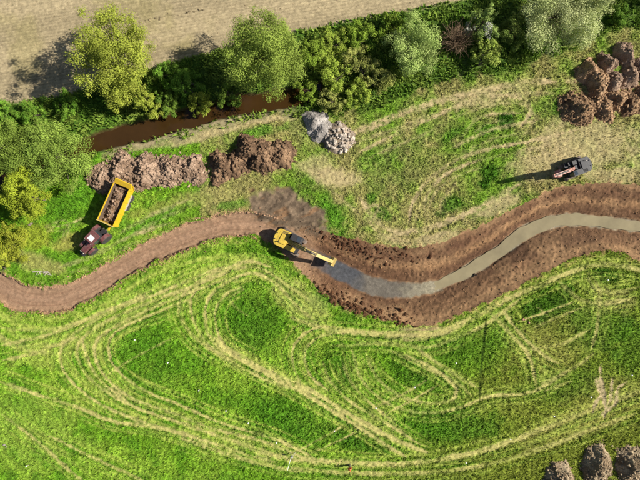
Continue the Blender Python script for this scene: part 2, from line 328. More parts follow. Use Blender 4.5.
for p, w, s in TR:
    if s > .5 and w > 2 and len(p) > 3:               # fainter passes beside the main wheel marks
        q = spline(p, 8.0); dq = np.gradient(q, axis=0); nq = np.stack([-dq[:, 1], dq[:, 0]], 1) / (np.linalg.norm(dq, axis=1)[:, None] + 1e-6)
        for o, cc, gg in ((-5.2, YEL, .5), (5.2, YEL, .5), (2.7, DRK, 1.5), (-2.7, DRK2, 1.4), (9.2, YEL, .6), (7.2, DRK2, 1.4), (-9.4, YEL, .7)): stroke(q + nq * o, 1.35, cc, s * (.8 if gg < 1 else .5), .03 if gg < 1 else -.04, gg)
for p, w, s in TR: stroke(p, w * .78, TAN, s * 1.2)
TRU = [([(345, 137), (420, 108), (485, 91), (520, 83), (555, 82)], 6, .85), ([(360, 152), (420, 126), (470, 102), (515, 96), (532, 110), (520, 128)], 3.5, .8), ([(410, 222), (415, 200), (435, 175), (470, 155), (530, 140), (580, 128)], 3, .9), ([(425, 218), (427, 197), (445, 175), (480, 160)], 3, .85), ([(440, 212), (441, 200), (456, 181)], 2.6, .8),
       ([(358, 198), (375, 221), (397, 231), (435, 226), (472, 210), (520, 184)], 5, .85), ([(362, 210), (380, 206), (372, 224)], 2.4, .6), ([(450, 150), (490, 132), (540, 122)], 3, .6), ([(330, 190), (350, 205), (365, 222)], 3, .5), ([(560, 84), (600, 78), (555, 118), (540, 135)], 4, .5), ([(460, 140), (480, 118), (520, 112)], 2.4, .6),
       ([(60, 241), (66, 222), (44, 228), (64, 226), (86, 216)], 1.4, .6), ([(60, 268), (90, 258), (130, 238), (170, 224)], 3.5, .7), ([(120, 232), (150, 215), (190, 200)], 4, .55), ([(140, 178), (150, 176)], 2, .2)]
for p, w, s in TRU: stroke(p, w * .8, TANU, s * .95, rag=.9); stroke([(a + 3, b + w + 4) for a, b in p], w * .5, TANU, s * .45, rag=1.1)
# bare scuffed earth and the thin dark furrow
for p in ([(603, 364), (602, 378), (606, 395), (607, 414)], [(627, 381), (618, 388), (616, 402), (606, 414)], [(594, 413), (600, 398), (606, 396)], [(607, 414), (604, 420)], [(598, 372), (597, 384), (603, 398)], [(612, 380), (610, 396), (607, 408)], [(620, 398), (611, 408), (600, 416)]): stroke(p, 2.4, A(204, 184, 138), 1.3, 0.06, 0.0, 1.2)
stroke([(486, 318), (484, 345), (481, 375), (480, 408)], 1.3, A(52, 78, 30), 1.3, 0.14, 1.0, 0.3)

# hedge bottom, tilled field
hed = sstep(-3, 3, PY - FLD(PX)) * (1 - sstep(-5, 5, PY - HLO(PX) + (n2 - .5) * 16))
C = layer(C, A(74, 112, 36), hed * 0.85); GH = GH * (1 - hed)
C = layer(C, A(186, 168, 130), np.clip(hed * sstep(95, 120, PX) * (1 - sstep(275, 300, PX)) * sstep(8, 12, PY - STR(PX) + (n2 - .5) * 6) * (0.4 + n3), 0, .9))
fld = 1 - sstep(-2, 2, PY - FLD(PX) + (n3 - .5) * 3)
fr = PY * 0.985 + PX * 0.17
row = np.sin(fr * 2 * math.pi / 3.1 + n1 * 5) * 0.5 + 0.5
row2 = vn(fr, PX * .02, 1.5, 6); fc = A(192, 174, 136) * (0.82 + 0.18 * row + .16 * row2 + 0.10 * (n2 - .5) + .10 * (n4 - .5))[..., None]
fc = fc * (1 + 0.10 * np.sin(fr * 2 * math.pi / 46))[..., None]
fc = layer(fc, A(170, 160, 96), sstep(.55, .75, n1) * .35)
C = C * (1 - fld[..., None]) + fc * fld[..., None]; GH = GH * (1 - fld)
Z = Z * (1 - fld) + fld * ((row - .5) * 0.06 + (row2 - .5) * .05 + (n4 - .5) * .04 + (n3 - .5) * 0.03)

# stream cut
dS = np.abs(PY - STR(PX) + (n2 - .5) * 5) * 0.97
cut = (1 - sstep(6.0, 12.5, dS)) * (1 - sstep(312, 335, PX))
C = layer(C, A(96, 70, 44), (1 - sstep(9, 12.5, dS)) * .9 * (1 - sstep(312, 335, PX))); Z = Z - 1.25 * cut; GH = GH * (1 - sstep(.1, .5, cut))

# the new channel: stripped strip on the left, deep wet cut on the right
u, wt, wb, lo, dp = U(PX), WT(PX), WB(PX), LO(PX), DEP(PX)
jag = (n3 - .5) * 4.5 + (n4 - .5) * 2.0 + (n2 - .5) * 5.0
side_t = np.clip((PY + jag - u) / np.maximum(wt - u, 1), 0, 1); side_b = np.clip((lo - PY + jag) / np.maximum(lo - wb, 1), 0, 1)
inside = ((PY + jag > u) & (PY - jag < lo)).astype(float)
prof = np.minimum(side_t, side_b); steep = PX < 300
prof = np.where(steep, sstep(0, 1, prof), prof)
floor = (PY > wt) & (PY < wb)
rough_soil = (n3 - .5) * .30 + (n4 - .5) * .16 + (n2 - .5) * .25
inner = sstep(0.0, 0.25, prof) * (1 - sstep(.93, 1.0, prof)) * inside
right = sstep(285, 330, PX)
scrape = fbm(PX + n2 * 9, (side_t - side_b) * 3, 4.5, 7, 3)
band = fbm(PX * 0.15, (side_t - side_b) * 22, 3.0, 4)
berm = np.exp(-((PY - u + 3) / 6.0) ** 2) * right * .12
Z = Z * (1 - prof) - dp * prof + rough_soil * inner * (0.35 + 0.5 * right) + inner * right * ((band - .5) * .4 + (scrape - .5) * .07 + (n5 - .5) * .12) + berm + (n4 - .5) * .05 * inside + np.where(floor & (PX < 290), (n2 - .5) * .12, 0)
soilL = A(176, 142, 112) * (0.82 + .34 * n2 + .24 * (n3 - .5))[..., None]
mid_ = (PY - wt) / np.maximum(wb - wt, 1)
for q in (.22, .40, .66, .82): soilL = layer(soilL, A(150, 110, 86), np.exp(-((mid_ - q + (n1 - .5) * .1) / .03) ** 2) * .75 * (.3 + n2))
soilL = layer(soilL, A(196, 158, 128), np.exp(-((mid_ - .52) / .2) ** 2) * .35)
# bank soil runs in bands that follow the cut; lower slope's shade painted in
scr = fbm(PX + n2 * 9, (side_t - side_b) * 3, 4.5, 7, 3)
soilR = A(144, 110, 80) * (0.58 + .10 * scr + .45 * n2 + .5 * (band - .3) + .3 * (n4 - .5))[..., None]
soilR = layer(soilR, A(96, 72, 54), sstep(.56, .70, fbm(PX * .5, PY, 14, 9)) * .55)
soilR = layer(soilR, A(178, 142, 104), sstep(.5, .7, fbm(PX, PY, 18, 6)) * .6)
soilR = layer(soilR, A(108, 76, 56), np.exp(-((side_t - .30) / .14) ** 2) * (.3 + n2) * .75 * (side_t < 1))
soilR = layer(soilR, A(196, 152, 108), np.exp(-((side_t - .62) / .13) ** 2) * (.3 + n2) * .6 * (side_t < 1))
soilR = layer(soilR, A(188, 150, 108), np.exp(-((side_b - .22) / .16) ** 2) * (.3 + n2) * .7 * (side_b < 1))
soilR = layer(soilR, A(96, 66, 48), sstep(.55, .8, side_t) * (side_t < 1) * .55)
soilR = layer(soilR, A(88, 62, 46), sstep(.6, .95, side_b) * (side_b < 1) * .55)  # shade of the slope facing away from the sun, put into the colour
soilR = layer(soilR, A(112, 80, 58), (1 - sstep(345, 440, PX + (n2 - .5) * 40)) * sstep(.42, .6, n2) * .6)
soil = soilL * (1 - right[..., None]) + soilR * right[..., None]
clay = A(124, 116, 104) * (0.7 + .5 * n2 + .3 * (n3 - .5))[..., None]
clay = layer(clay, A(84, 88, 96), (1 - sstep(348, 372, PX + (n2 - .5) * 40)) * .8)
clay = layer(clay, A(178, 168, 140), sstep(395, 430, PX + (n3 - .5) * 30) * .7)
isf = sstep(300, 335, PX) * sstep(0, 3.0, PY - wt + (n3 - .5) * 5) * sstep(0, 3.0, wb - PY + (n3 - .5) * 5)
soil = soil * (1 - isf[..., None]) + clay * isf[..., None]
C = C * (1 - inside[..., None]) + soil * inside[..., None]; GH = GH * (1 - sstep(0, .3, inside))
Z = Z + np.where(floor, sstep(318, 375, PX) * .18 * (1 - sstep(405, 445, PX + (n3 - .5) * 30)) + (n3 - .5) * .06 * sstep(318, 375, PX) - .2 * sstep(425, 450, PX), 0)
# soil thrown onto the grass beside the cut
sp = sstep(.50, .62, n3 * .5 + n4 * .5) * (np.exp(-np.maximum(0, u - PY) / 4.0) * (PY < u) + np.exp(-np.maximum(0, PY - lo) / 5.0) * (PY > lo))
C = layer(C, A(180, 142, 104), np.clip(sp * .75, 0, .9))
# smeared dark topsoil beside the yellow excavator
sd = np.sqrt(((PX - 286 - (PY - 210) * .75) / 38) ** 2 + ((PY - 212) / 27) ** 2)
sm = (1 - sstep(.74, 1.06, sd + (n3 - .5) * .45 + (n2 - .5) * .5)) * (1 - sstep(4, 14, PY - u + (n3 - .5) * 10))
smc = A(138, 118, 96) * (.42 + .95 * fbm(PX - PY * .9, PY * 2.2 + PX, 9, 6))[..., None]
smc = layer(smc, A(150, 112, 78), sstep(.55, .7, fbm((PX - PY) * .3, PY + PX * .6, 7, 7)) * .7)
C = C * (1 - sm[..., None]) + smc * sm[..., None]; Z = Z + sm * ((fbm(PX - PY * .9, PY * 2.2 + PX, 9, 6) - .5) * .5 + (n3 - .5) * .2); GH = GH * (1 - sm)
def flatten(cx, cy, r, z):
    global Z
    w = 1 - sstep(.7, 1.3, np.hypot(PX - cx, PY - cy) / r); Z = Z * (1 - w) + z * w
flatten(292, 243, 22, -.30)
for cx, cy, r in ((120, 206, 20), (99, 240, 20), (575, 170, 18)): flatten(cx, cy, r, 0.0)
edge = np.minimum(np.minimum(GX - gx[0], gx[-1] - GX), np.minimum(GY - gy[0], gy[-1] - GY))
Z = Z * sstep(0.0, 3.0, edge)
def zat(px, py):
    i, j = cidx(px, py); i = np.clip(np.round(i).astype(int), 0, NX - 1); j = np.clip(np.round(j).astype(int), 0, NY - 1)
    return Z[j, i]
def z1(px, py): return float(zat(np.array([px]), np.array([py]))[0])

gm = np.clip(GH, 0, 1); C = C * (1 + gm * ((n4 - .5) * .58 + (n5 - .5) * .44 + (n3 - .5) * .45) + (1 - gm) * ((n4 - .5) * .28 + (n5 - .5) * .2))[..., None]
Z = Z + gm * ((n4 - .5) * .16 + (n5 - .5) * .10)
V = np.stack([GX, GY, Z], -1).reshape(-1, 3); CC = C.reshape(-1, 3)
idx = np.arange(NX * NY).reshape(NY, NX)
Q = np.stack([idx[:-1, :-1], idx[:-1, 1:], idx[1:, 1:], idx[1:, :-1]], -1)
fm = fld[:-1, :-1] > .5; chm = (inside[:-1, :-1] > .5); stm = (cut[:-1, :-1] > .35) & ~chm & ~fm; lft = PX[:-1, :-1] < 292
def ground_piece(name, mask):
    f = Q[mask]; un, inv = np.unique(f, return_inverse=True)
    return tag(mesh_np(name, V[un], inv.reshape(-1, 4), M_ground, None, CC[un], True), kind='structure')
ground_piece('tilled_field', fm); ground_piece('stream_bank', stm)
ground_piece('stripped_soil_strip', chm & lft); ground_piece('channel_bank', chm & ~lft)
ground_piece('meadow', ~fm & ~chm & ~stm)
# land beyond the fine grid, out to the horizon
ox = np.concatenate([np.linspace(-900, gx[0], 30), np.linspace(gx[0], gx[-1], 40)[1:], np.linspace(gx[-1], 900, 30)[1:]])
oy = np.concatenate([np.linspace(-900, gy[0], 30), np.linspace(gy[0], gy[-1], 30)[1:], np.linspace(gy[-1], 900, 30)[1:]])
OX, OY = np.meshgrid(ox, oy); oi = np.arange(OX.size).reshape(OX.shape)
oq = np.stack([oi[:-1, :-1], oi[:-1, 1:], oi[1:, 1:], oi[1:, :-1]], -1)
mx_, my_ = (OX[:-1, :-1] + OX[1:, 1:]) / 2, (OY[:-1, :-1] + OY[1:, 1:]) / 2
om = (np.abs(mx_) > gx[-1]) | (np.abs(my_) > gy[-1])
opx, opy = OX * S + 320, 240 - OY * S
oc = np.empty(OX.shape + (3,)); oc[:] = A(112, 138, 50); oc[opy < 75 - .28 * (opx - 160)] = A(184, 166, 128)
tag(mesh_np('surrounding_farmland', np.stack([OX, OY, OX * 0], -1).reshape(-1, 3), oq[om], M_ground, None, oc.reshape(-1, 3)), kind='structure')

def ribbon(name, xs, top, bot, z, mat):
    v = []
    for x in xs:
        for t in (0, .25, .5, .75, 1): v.append(((x - 320) / S, (240 - (top(x) * (1 - t) + bot(x) * t)) / S, z))
    f = [(i * 5 + k, (i + 1) * 5 + k, (i + 1) * 5 + k + 1, i * 5 + k + 1) for i in range(len(xs) - 1) for k in range(4)]
    return tag(mesh_np(name, np.array(v), np.array(f), mat, None, None, True), kind='structure')
ribbon('stream_water', np.arange(-40, 338, 3), lambda x: STR(x) - 16, lambda x: STR(x) + 16, -0.72, M_stream)
ribbon('channel_water', np.arange(400, 682, 3), lambda x: WT(x) + 1.6 + .9 * math.sin(x * .31) * math.sin(x * .11), lambda x: WB(x) - 2.2 + .9 * math.sin(x * .23 + 1) * math.sin(x * .07), -1.53, M_chwater)

# ------------------------------------------------------------------ scatter helpers
def rand_rot(n, r):
    q = r.normal(size=(n, 4)); q /= np.linalg.norm(q, axis=1)[:, None]; w, x, y, z = q.T
    return np.stack([np.stack([1 - 2 * (y * y + z * z), 2 * (x * y - z * w), 2 * (x * z + y * w)], -1),
                     np.stack([2 * (x * y + z * w), 1 - 2 * (x * x + z * z), 2 * (y * z - x * w)], -1),
                     np.stack([2 * (x * z - y * w), 2 * (y * z + x * w), 1 - 2 * (x * x + y * y)], -1)], -2)
_b = bmesh.new(); bmesh.ops.create_icosphere(_b, subdivisions=1, radius=1)
ICO_V = np.array([v.co[:] for v in _b.verts]); ICO_F = np.array([[v.index for v in f.verts] for f in _b.faces]); _b.free()
def clods(name, P, size, col, mat, parent=None, seed=1, flat=0.75):
    r = np.random.default_rng(seed); n = len(P); size = np.broadcast_to(size, n)
    v = ICO_V[None] * (1 + r.uniform(-.38, .38, (n, 12, 1))) * r.uniform(.6, 1.25, (n, 1, 3))
    v = np.einsum('nij,nkj->nki', rand_rot(n, r), v); v[..., 2] *= flat
    v = v * size[:, None, None] + P[:, None, :]
    f = ICO_F[None] + (np.arange(n) * 12)[:, None, None]
    c = np.repeat(np.broadcast_to(col, (n, 3)) * r.uniform(.7, 1.3, (n, 1)), 12, 0)
    return mesh_np(name, v.reshape(-1, 3), f.reshape(-1, 3), mat, parent, c)
def blades(name, P, hgt, col, mat, per=3, seed=1, lean=(.45, 1.1), width=.22, parent=None):
    r = np.random.default_rng(seed); n = len(P) * per
    P = np.repeat(P, per, 0); hgt = np.repeat(hgt, per) * r.uniform(.6, 1.25, n); col = np.repeat(col, per, 0) * r.uniform(.75, 1.28, (n, 1))
    a = r.uniform(0, 2 * math.pi, n); ln = r.uniform(*lean, n); d = np.stack([np.cos(a), np.sin(a), a * 0], -1); s = np.stack([-np.sin(a), np.cos(a), a * 0], -1)
    w = (hgt * width * r.uniform(.6, 1.3, n))[:, None]; up = np.array([0, 0, 1.0])
    P = P + d * .02
    tip = P + d * (np.sin(ln) * hgt)[:, None] + up * (np.cos(ln) * hgt)[:, None]
    v = np.stack([P - s * w, P + s * w, tip], 1)
    f = np.arange(n * 3).reshape(n, 3)
    return mesh_np(name, v.reshape(-1, 3), f, mat, parent, np.repeat(col, 3, 0))

# ------------------------------------------------------------------ soil heaps
LOBES = []
def heap(name, label, cat, lobes, col, col2, seed, group=None, nclod=500, csize=(.05, .15), cell=.11, rough=.46, kindmat=None, z0=-0.05, wobk=1.0):
    """lobes: (px, py, rx_m, ry_m, rot_deg in the picture, height m)"""
    mat = kindmat or M_soil; r = np.random.default_rng(seed)
    L = [(W(a, b).x, W(a, b).y, rx, ry, math.radians(-ro), h) for a, b, rx, ry, ro, h in lobes]
    cx = np.mean([l[0] for l in L]); cy = np.mean([l[1] for l in L])
    LOBES.extend(L)
    x0 = min(l[0] - max(l[2:4]) for l in L) - .5; x1 = max(l[0] + max(l[2:4]) for l in L) + .5
    y0 = min(l[1] - max(l[2:4]) for l in L) - .5; y1 = max(l[1] + max(l[2:4]) for l in L) + .5
    X, Y = np.meshgrid(np.arange(x0, x1, cell), np.arange(y0, y1, cell))
    def hz(X, Y):
        wob = (fbm(X, Y, 2.2, seed % 7, 4) - .5) * 1.7 * wobk; h = np.full(X.shape, -1.0)
        for a, b, rx, ry, ro, hh in L:
            c, s = math.cos(ro), math.sin(ro); dx, dy = X - a, Y - b
            d = np.hypot((dx * c + dy * s) / rx, (-dx * s + dy * c) / ry); d = np.maximum(0, d + np.clip(d * 1.4, 0, 1) * (wob * .5 + (.12 if len(L) > 1 else .04) * np.sin(3 * np.arctan2(dy, dx) + a * 3 + b)))
            e = hh * (1 - d ** 1.25); h = np.maximum(h, e) + np.maximum(0, .3 - np.abs(h - e)) ** 2 / 1.2
        m = sstep(0, .35, h)
        return h + m * ((fbm(X, Y, .9, seed % 5 + 2, 3, .6) - .5) * rough * 2.2 + (vn(X, Y, .28, seed % 9) - .5) * rough * .8 + (vn(X, Y, .16, seed % 8) - .5) * rough * .5)
    h = hz(X, Y); id_ = np.arange(X.size).reshape(X.shape)
    q = np.stack([id_[:-1, :-1], id_[:-1, 1:], id_[1:, 1:], id_[1:, :-1]], -1)
    hm = np.maximum(np.maximum(h[:-1, :-1], h[1:, 1:]), np.maximum(h[:-1, 1:], h[1:, :-1]))
    f = q[hm > -.12]; un, inv = np.unique(f, return_inverse=True)
    v = np.stack([X - cx, Y - cy, h], -1).reshape(-1, 3)[un]
    k = sstep(.35, .7, fbm(X, Y, 1.1, seed % 6 + 1, 4)).reshape(-1)[un][:, None]
    c = (col * (1 - k) + col2 * k) * r.uniform(.8, 1.2, (len(un), 1))
    t = empty(name, (cx, cy, z1(cx * S + 320, 240 - cy * S) + z0)); tag(t, label, cat, group)
    mesh_np('soil_body', v, inv.reshape(-1, 4), mat, t, c, True)
    # loose lumps over the heap and spilt round its foot
    xs = r.uniform(x0, x1, nclod * 6); ys = r.uniform(y0, y1, nclod * 6); hh = hz(xs, ys)
    ok = np.where((hh > -.1) | ((hh > -.45) & (r.random(len(xs)) < .10)))[0][:nclod]
    sz = csize[0] * .7 + (csize[1] * 1.5 - csize[0]) * r.random(len(ok)) ** 4
    P = np.stack([xs[ok] - cx, ys[ok] - cy, np.maximum(hh[ok], 0.02) + sz * .2], -1)
    kk = r.random((len(ok), 1)); tag(clods('lumps', P, sz, col * (1 - kk) + col2 * kk, mat, t, seed), kind='stuff')
    return t
BR = (A(146, 120, 98), A(198, 168, 142)); DB = (A(112, 88, 68), A(166, 134, 104)); OR = (A(158, 124, 92), A(202, 166, 128)); GB = (A(146, 124, 96), A(198, 176, 142)); TB = (A(132, 104, 78), A(184, 150, 114)); GR = (A(160, 152, 144), A(200, 192, 184))
heap('soil_heap', 'long ridge of lumpy pink-brown soil beside the yellow tipping trailer', 'soil heap', [(103, 178, 2.6, 2.5, 0, 1.3), (124, 172, 3.2, 2.8, -10, 1.6), (148, 172, 3.2, 2.9, 0, 1.7), (172, 171, 3.2, 2.7, 0, 1.6), (192, 170, 2.6, 2.2, 0, 1.2)], *BR, 11, None, 2600, (.05, .17), wobk=.55)
heap('soil_heap', 'dark brown soil heap between the long ridge and its larger neighbour', 'soil heap', [(224, 166, 2.7, 2.7, 20, 2.0), (238, 164, 2.6, 2.3, 0, 1.6)], *DB, 12, None, 1000, wobk=1.0)
heap('soil_heap', 'broad dark brown soil heap uphill of the smeared topsoil', 'soil heap', [(249, 150, 2.5, 2.8, 0, 2.3), (264, 156, 3.2, 2.9, 0, 2.1), (280, 157, 2.5, 2.6, 0, 1.9)], *DB, 13, None, 1500, wobk=1.0)
g = 'soil heaps at the top right'
heap('soil_heap', 'dark lumpy soil heap at the lower left of the top right group', 'soil heap', [(579, 109, 2.9, 2.7, 20, 2.0)], *TB, 14, g, 1200, wobk=1.1)
heap('soil_heap', 'smooth-sided orange-brown heap, the left one of the upper row at top right', 'soil heap', [(587, 72, 2.1, 2.3, 10, 2.1), (597, 84, 2.0, 2.4, 20, 1.9)], *OR, 15, g, 1000, wobk=1.0, rough=.3)
heap('soil_heap', 'narrow greyish-brown heap, the middle one of the upper row at top right', 'soil heap', [(606, 66, 1.7, 2.1, 10, 2.0), (612, 82, 1.7, 2.4, 0, 1.9)], *BR, 16, g, 1000, wobk=1.0, rough=.36)
heap('soil_heap', 'tall heap at the right edge of the frame in the upper row', 'soil heap', [(624, 56, 1.7, 2.6, -10, 2.1), (629, 78, 2.0, 2.6, 10, 1.9), (645, 70, 2.0, 3, 0, 1.8)], *BR, 17, g, 1000, wobk=1.0, rough=.36)
heap('soil_heap', 'orange-brown heap with stones, right of the dark lumpy one at top right', 'soil heap', [(603, 108, 2.2, 2.4, 0, 1.5), (616, 100, 2.2, 2.2, 0, 1.7)], *OR, 18, g, 1000, wobk=1.0, rough=.36)
heap('soil_heap', 'low brown heap cut by the right edge below the upper row', 'soil heap', [(633, 103, 2.2, 2.2, 0, 1.5), (644, 98, 2.2, 2.6, 0, 1.5)], *TB, 19, g, 900, wobk=1.1)
g = 'grey-brown heaps at the bottom right'
heap('soil_heap', 'small grey-brown heap cut by the bottom edge, leftmost of three', 'soil heap', [(560, 477, 2.6, 2.7, 0, 1.8)], *GB, 20, g, 900, wobk=.75, rough=.3)
heap('soil_heap', 'oval grey-brown heap, middle one of three at the bottom right', 'soil heap', [(597, 464, 2.5, 3.5, 0, 2.0)], *GB, 21, g, 900, wobk=.75, rough=.3)
heap('soil_heap', 'grey-brown heap in the bottom right corner, rightmost of three', 'soil heap', [(631, 463, 2.9, 3.4, 0, 2.0)], *GB, 22, g, 900, wobk=.75, rough=.3)
heap('gravel_heap', 'smooth grey gravel heap beside the pile of broken stone', 'gravel heap', [(315, 121, 2.0, 2.2, 40, 1.6), (323, 131, 1.9, 2.1, 40, 1.4)], *GR, 23, None, 600, (.03, .09), .1, .12)

# rubble: each broken stone a piece
rub = heap('rubble_pile', 'pile of pale broken stone beside the grey gravel heap', 'rubble pile', [(338, 138, 2.4, 2.5, 0, 1.2)], A(150, 132, 112), A(190, 172, 152), 24, None, 200, (.05, .12), .12, .2)
r = np.random.default_rng(5); stone_me = []
for k in range(8):
    v = ICO_V * (1 + r.uniform(-.3, .3, (12, 1))) * r.uniform(.55, 1.2, 3); c0 = A(224, 208, 190) * r.uniform(.6, 1.15)
    o = mesh_np('stone', v, ICO_F, M_stone, rub, np.tile(c0, (12, 1))); stone_me.append(o.data); bpy.data.objects.remove(o)
for k in range(100):
    a, d = r.uniform(0, 6.28), math.sqrt(r.random()) * 2.4; o = bpy.data.objects.new('stone', stone_me[k % 8]); COL.objects.link(o); o.parent = rub
    s = .13 + .36 * r.random() ** 1.6; o.location = (d * math.cos(a), d * math.sin(a), max(0.05, 1.2 * (1 - (d / 2.4) ** 1.5)) + r.uniform(0, .18)); o.scale = (s, s, s); o.rotation_euler = r.uniform(0, 6.28, 3)

# loose lumps along the cut and over the banks
def scatter_px(n, xr, fy, r):
    x = r.uniform(*xr, n); y = fy(x, r); return x, y
r = np.random.default_rng(9); P = []; SZ = []; CL = []
def add_lumps(x, y, lo_, hi_, col):
    s = lo_ + (hi_ - lo_) * r.random(len(x)) ** 3; P.append(np.stack([(x - 320) / S, (240 - y) / S, zat(x, y) + s * .15], -1)); SZ.append(s); CL.append(np.tile(col, (len(x), 1)) * r.uniform(.7, 1.2, (len(x), 1)))
x = r.uniform(-50, 285, 1500); add_lumps(x, U(x) - r.exponential(1.6, 1500) + 1, .04, .16, A(196, 156, 122))
x = r.uniform(-50, 285, 1300); add_lumps(x, LO(x) + r.exponential(1.6, 1300) - 1, .04, .16, A(186, 146, 112))
x = r.uniform(300, 690, 1500); t = r.random(1500); add_lumps(x, U(x) + (WT(x) - U(x)) * t * .97, .04, .13, A(160, 122, 88))
x = r.uniform(300, 690, 1500); t = r.random(1500); add_lumps(x, LO(x) + (WB(x) - LO(x)) * t * .97, .04, .13, A(164, 128, 92))
x = r.triangular(312, 335, 425, 340); add_lumps(x, LO(x) - r.uniform(-4, 15, 340) * r.uniform(.2, 1, 340), .07, .40, A(104, 72, 48))
x = r.triangular(318, 340, 440, 260); add_lumps(x, U(x) + r.uniform(0, 22, 260) * r.uniform(.3, 1, 260), .06, .34, A(100, 66, 44))
x = r.uniform(258, 312, 260); add_lumps(x, r.uniform(192, 232, 260), .03, .10, A(120, 98, 80))
tag(clods('loose_soil_lumps', np.vstack(P), np.concatenate(SZ), np.vstack(CL), M_soil, None, 4), 'loose brown soil lumps strewn along the cut and its banks', 'soil lumps', kind='stuff')
P, SZ, CL = [], [], []
for a, b in ((168, 15), (173, 16), (178, 15.5), (186, 12.5), (190, 11), (194, 12), (199, 11), (203, 9.5), (139, 24), (146, 21), (150, 20), (156, 18), (160, 17.5)):
    add_lumps(a + r.normal(0, .8, 7), b + r.normal(0, .9, 7), .04, .15, A(140, 124, 96))
x = r.uniform(-30, 480, 5000); y = r.uniform(-40, 105, 5000); k = y < FLD(x) - 2; add_lumps(x[k], y[k], .03, .09, A(184, 164, 126))
tag(clods('field_clods', np.vstack(P), np.concatenate(SZ), np.vstack(CL), M_soil, None, 5), 'small clods lying on the pale tilled field', 'soil lumps', kind='stuff')

# ------------------------------------------------------------------ grass
r = np.random.default_rng(21); n = 330000
x = r.uniform(-25, 665, n); y = r.uniform(-20, 500, n); i, j = cidx(x, y); i = i.astype(int); j = j.astype(int)
g = GH[j, i]; keep = (r.random(n) < np.clip(g, 0, 1)) & (g > .06) & (inside[j, i] < .5)
for a, b, rx, ry, ro, hh in LOBES: keep &= ((x - 320) / S - a) ** 2 + ((240 - y) / S - b) ** 2 > (min(rx, ry) * .95) ** 2
x, y, i, j, g = x[keep], y[keep], i[keep], j[keep], g[keep]
P = np.stack([(x - 320) / S, (240 - y) / S, Z[j, i] - .01], -1)
tag(blades('meadow_grass', P, .13 + .15 * np.clip(g, 0, 2) * r.uniform(.6, 1.3, len(g)), C[j, i] * 1.2, M_grass, 2, 3), 'short green and dry meadow grass', 'grass', kind='stuff')
# rank growth along the hedge and the stream
n = 52000; x = r.uniform(-25, 665, n); y = r.uniform(-25, 215, n); i, j = cidx(x, y); i = np.clip(i.astype(int), 0, NX - 1); j = np.clip(j.astype(int), 0, NY - 1)
keep = (hed[j, i] > .3) & (cut[j, i] < .35) & (r.random(n) < .3 + vn(x, y, 9, 3)); bare = (x > 100) & (x < 300) & (y - STR(x) > 8) & (r.random(n) < .7); keep &= ~bare
x, y, i, j = x[keep], y[keep], i[keep], j[keep]; P = np.stack([(x - 320) / S, (240 - y) / S, Z[j, i] - .01], -1)
k = vn(x, y, 14, 6)[:, None]; col = A(112, 152, 52) * (1 - k) + A(164, 184, 82) * k
tag(blades('hedge_undergrowth', P, .3 + .5 * r.random(len(x)) ** 2 + .2 * k[:, 0], col, M_grass, 4, 6, (.2, 1.1), .2), 'rank green grass and nettles along the hedge bottom', 'undergrowth', kind='stuff')

# ------------------------------------------------------------------ trees and shrubs
def tubes(paths, mat, name, parent, seg=6):
    v, f = [], []
    for pts, rad in paths:
        b = len(v); pts = [Vector(p) for p in pts]
        for k, p in enumerate(pts):
            d = (pts[min(k + 1, len(pts) - 1)] - pts[max(k - 1, 0)]).normalized(); q = d.to_track_quat('Z', 'Y')
            for a in range(seg):
                an = 2 * math.pi * a / seg; v.append(p + q @ Vector((math.cos(an) * rad[k], math.sin(an) * rad[k], 0)))
        for k in range(len(pts) - 1):
            for a in range(seg): f.append((b + k * seg + a, b + k * seg + (a + 1) % seg, b + (k + 1) * seg + (a + 1) % seg, b + (k + 1) * seg + a))
    return mesh_np(name, np.array(v), np.array(f), mat, parent, None, True)
def leaves(name, P, N, size, col, parent, r, asp=.55):
    n = len(P); N = N / (np.linalg.norm(N, axis=1)[:, None] + 1e-6)
    t = np.cross(N, r.normal(size=(n, 3))); t /= np.linalg.norm(t, axis=1)[:, None] + 1e-6; b = np.cross(N, t)
    s = size * r.uniform(.65, 1.35, n); s = s[:, None]
    v = np.stack([P - t * s * .5, P + b * s * asp * .5 + N * s * .1, P + t * s * .5, P - b * s * asp * .5 + N * s * .1], 1)
    f = (np.arange(n) * 4)[:, None, None] + np.array([[0, 1, 2], [0, 2, 3]])[None]
    return mesh_np(name, v.reshape(-1, 3), f.reshape(-1, 3), M_leaf, parent, np.repeat(col, 4, 0))
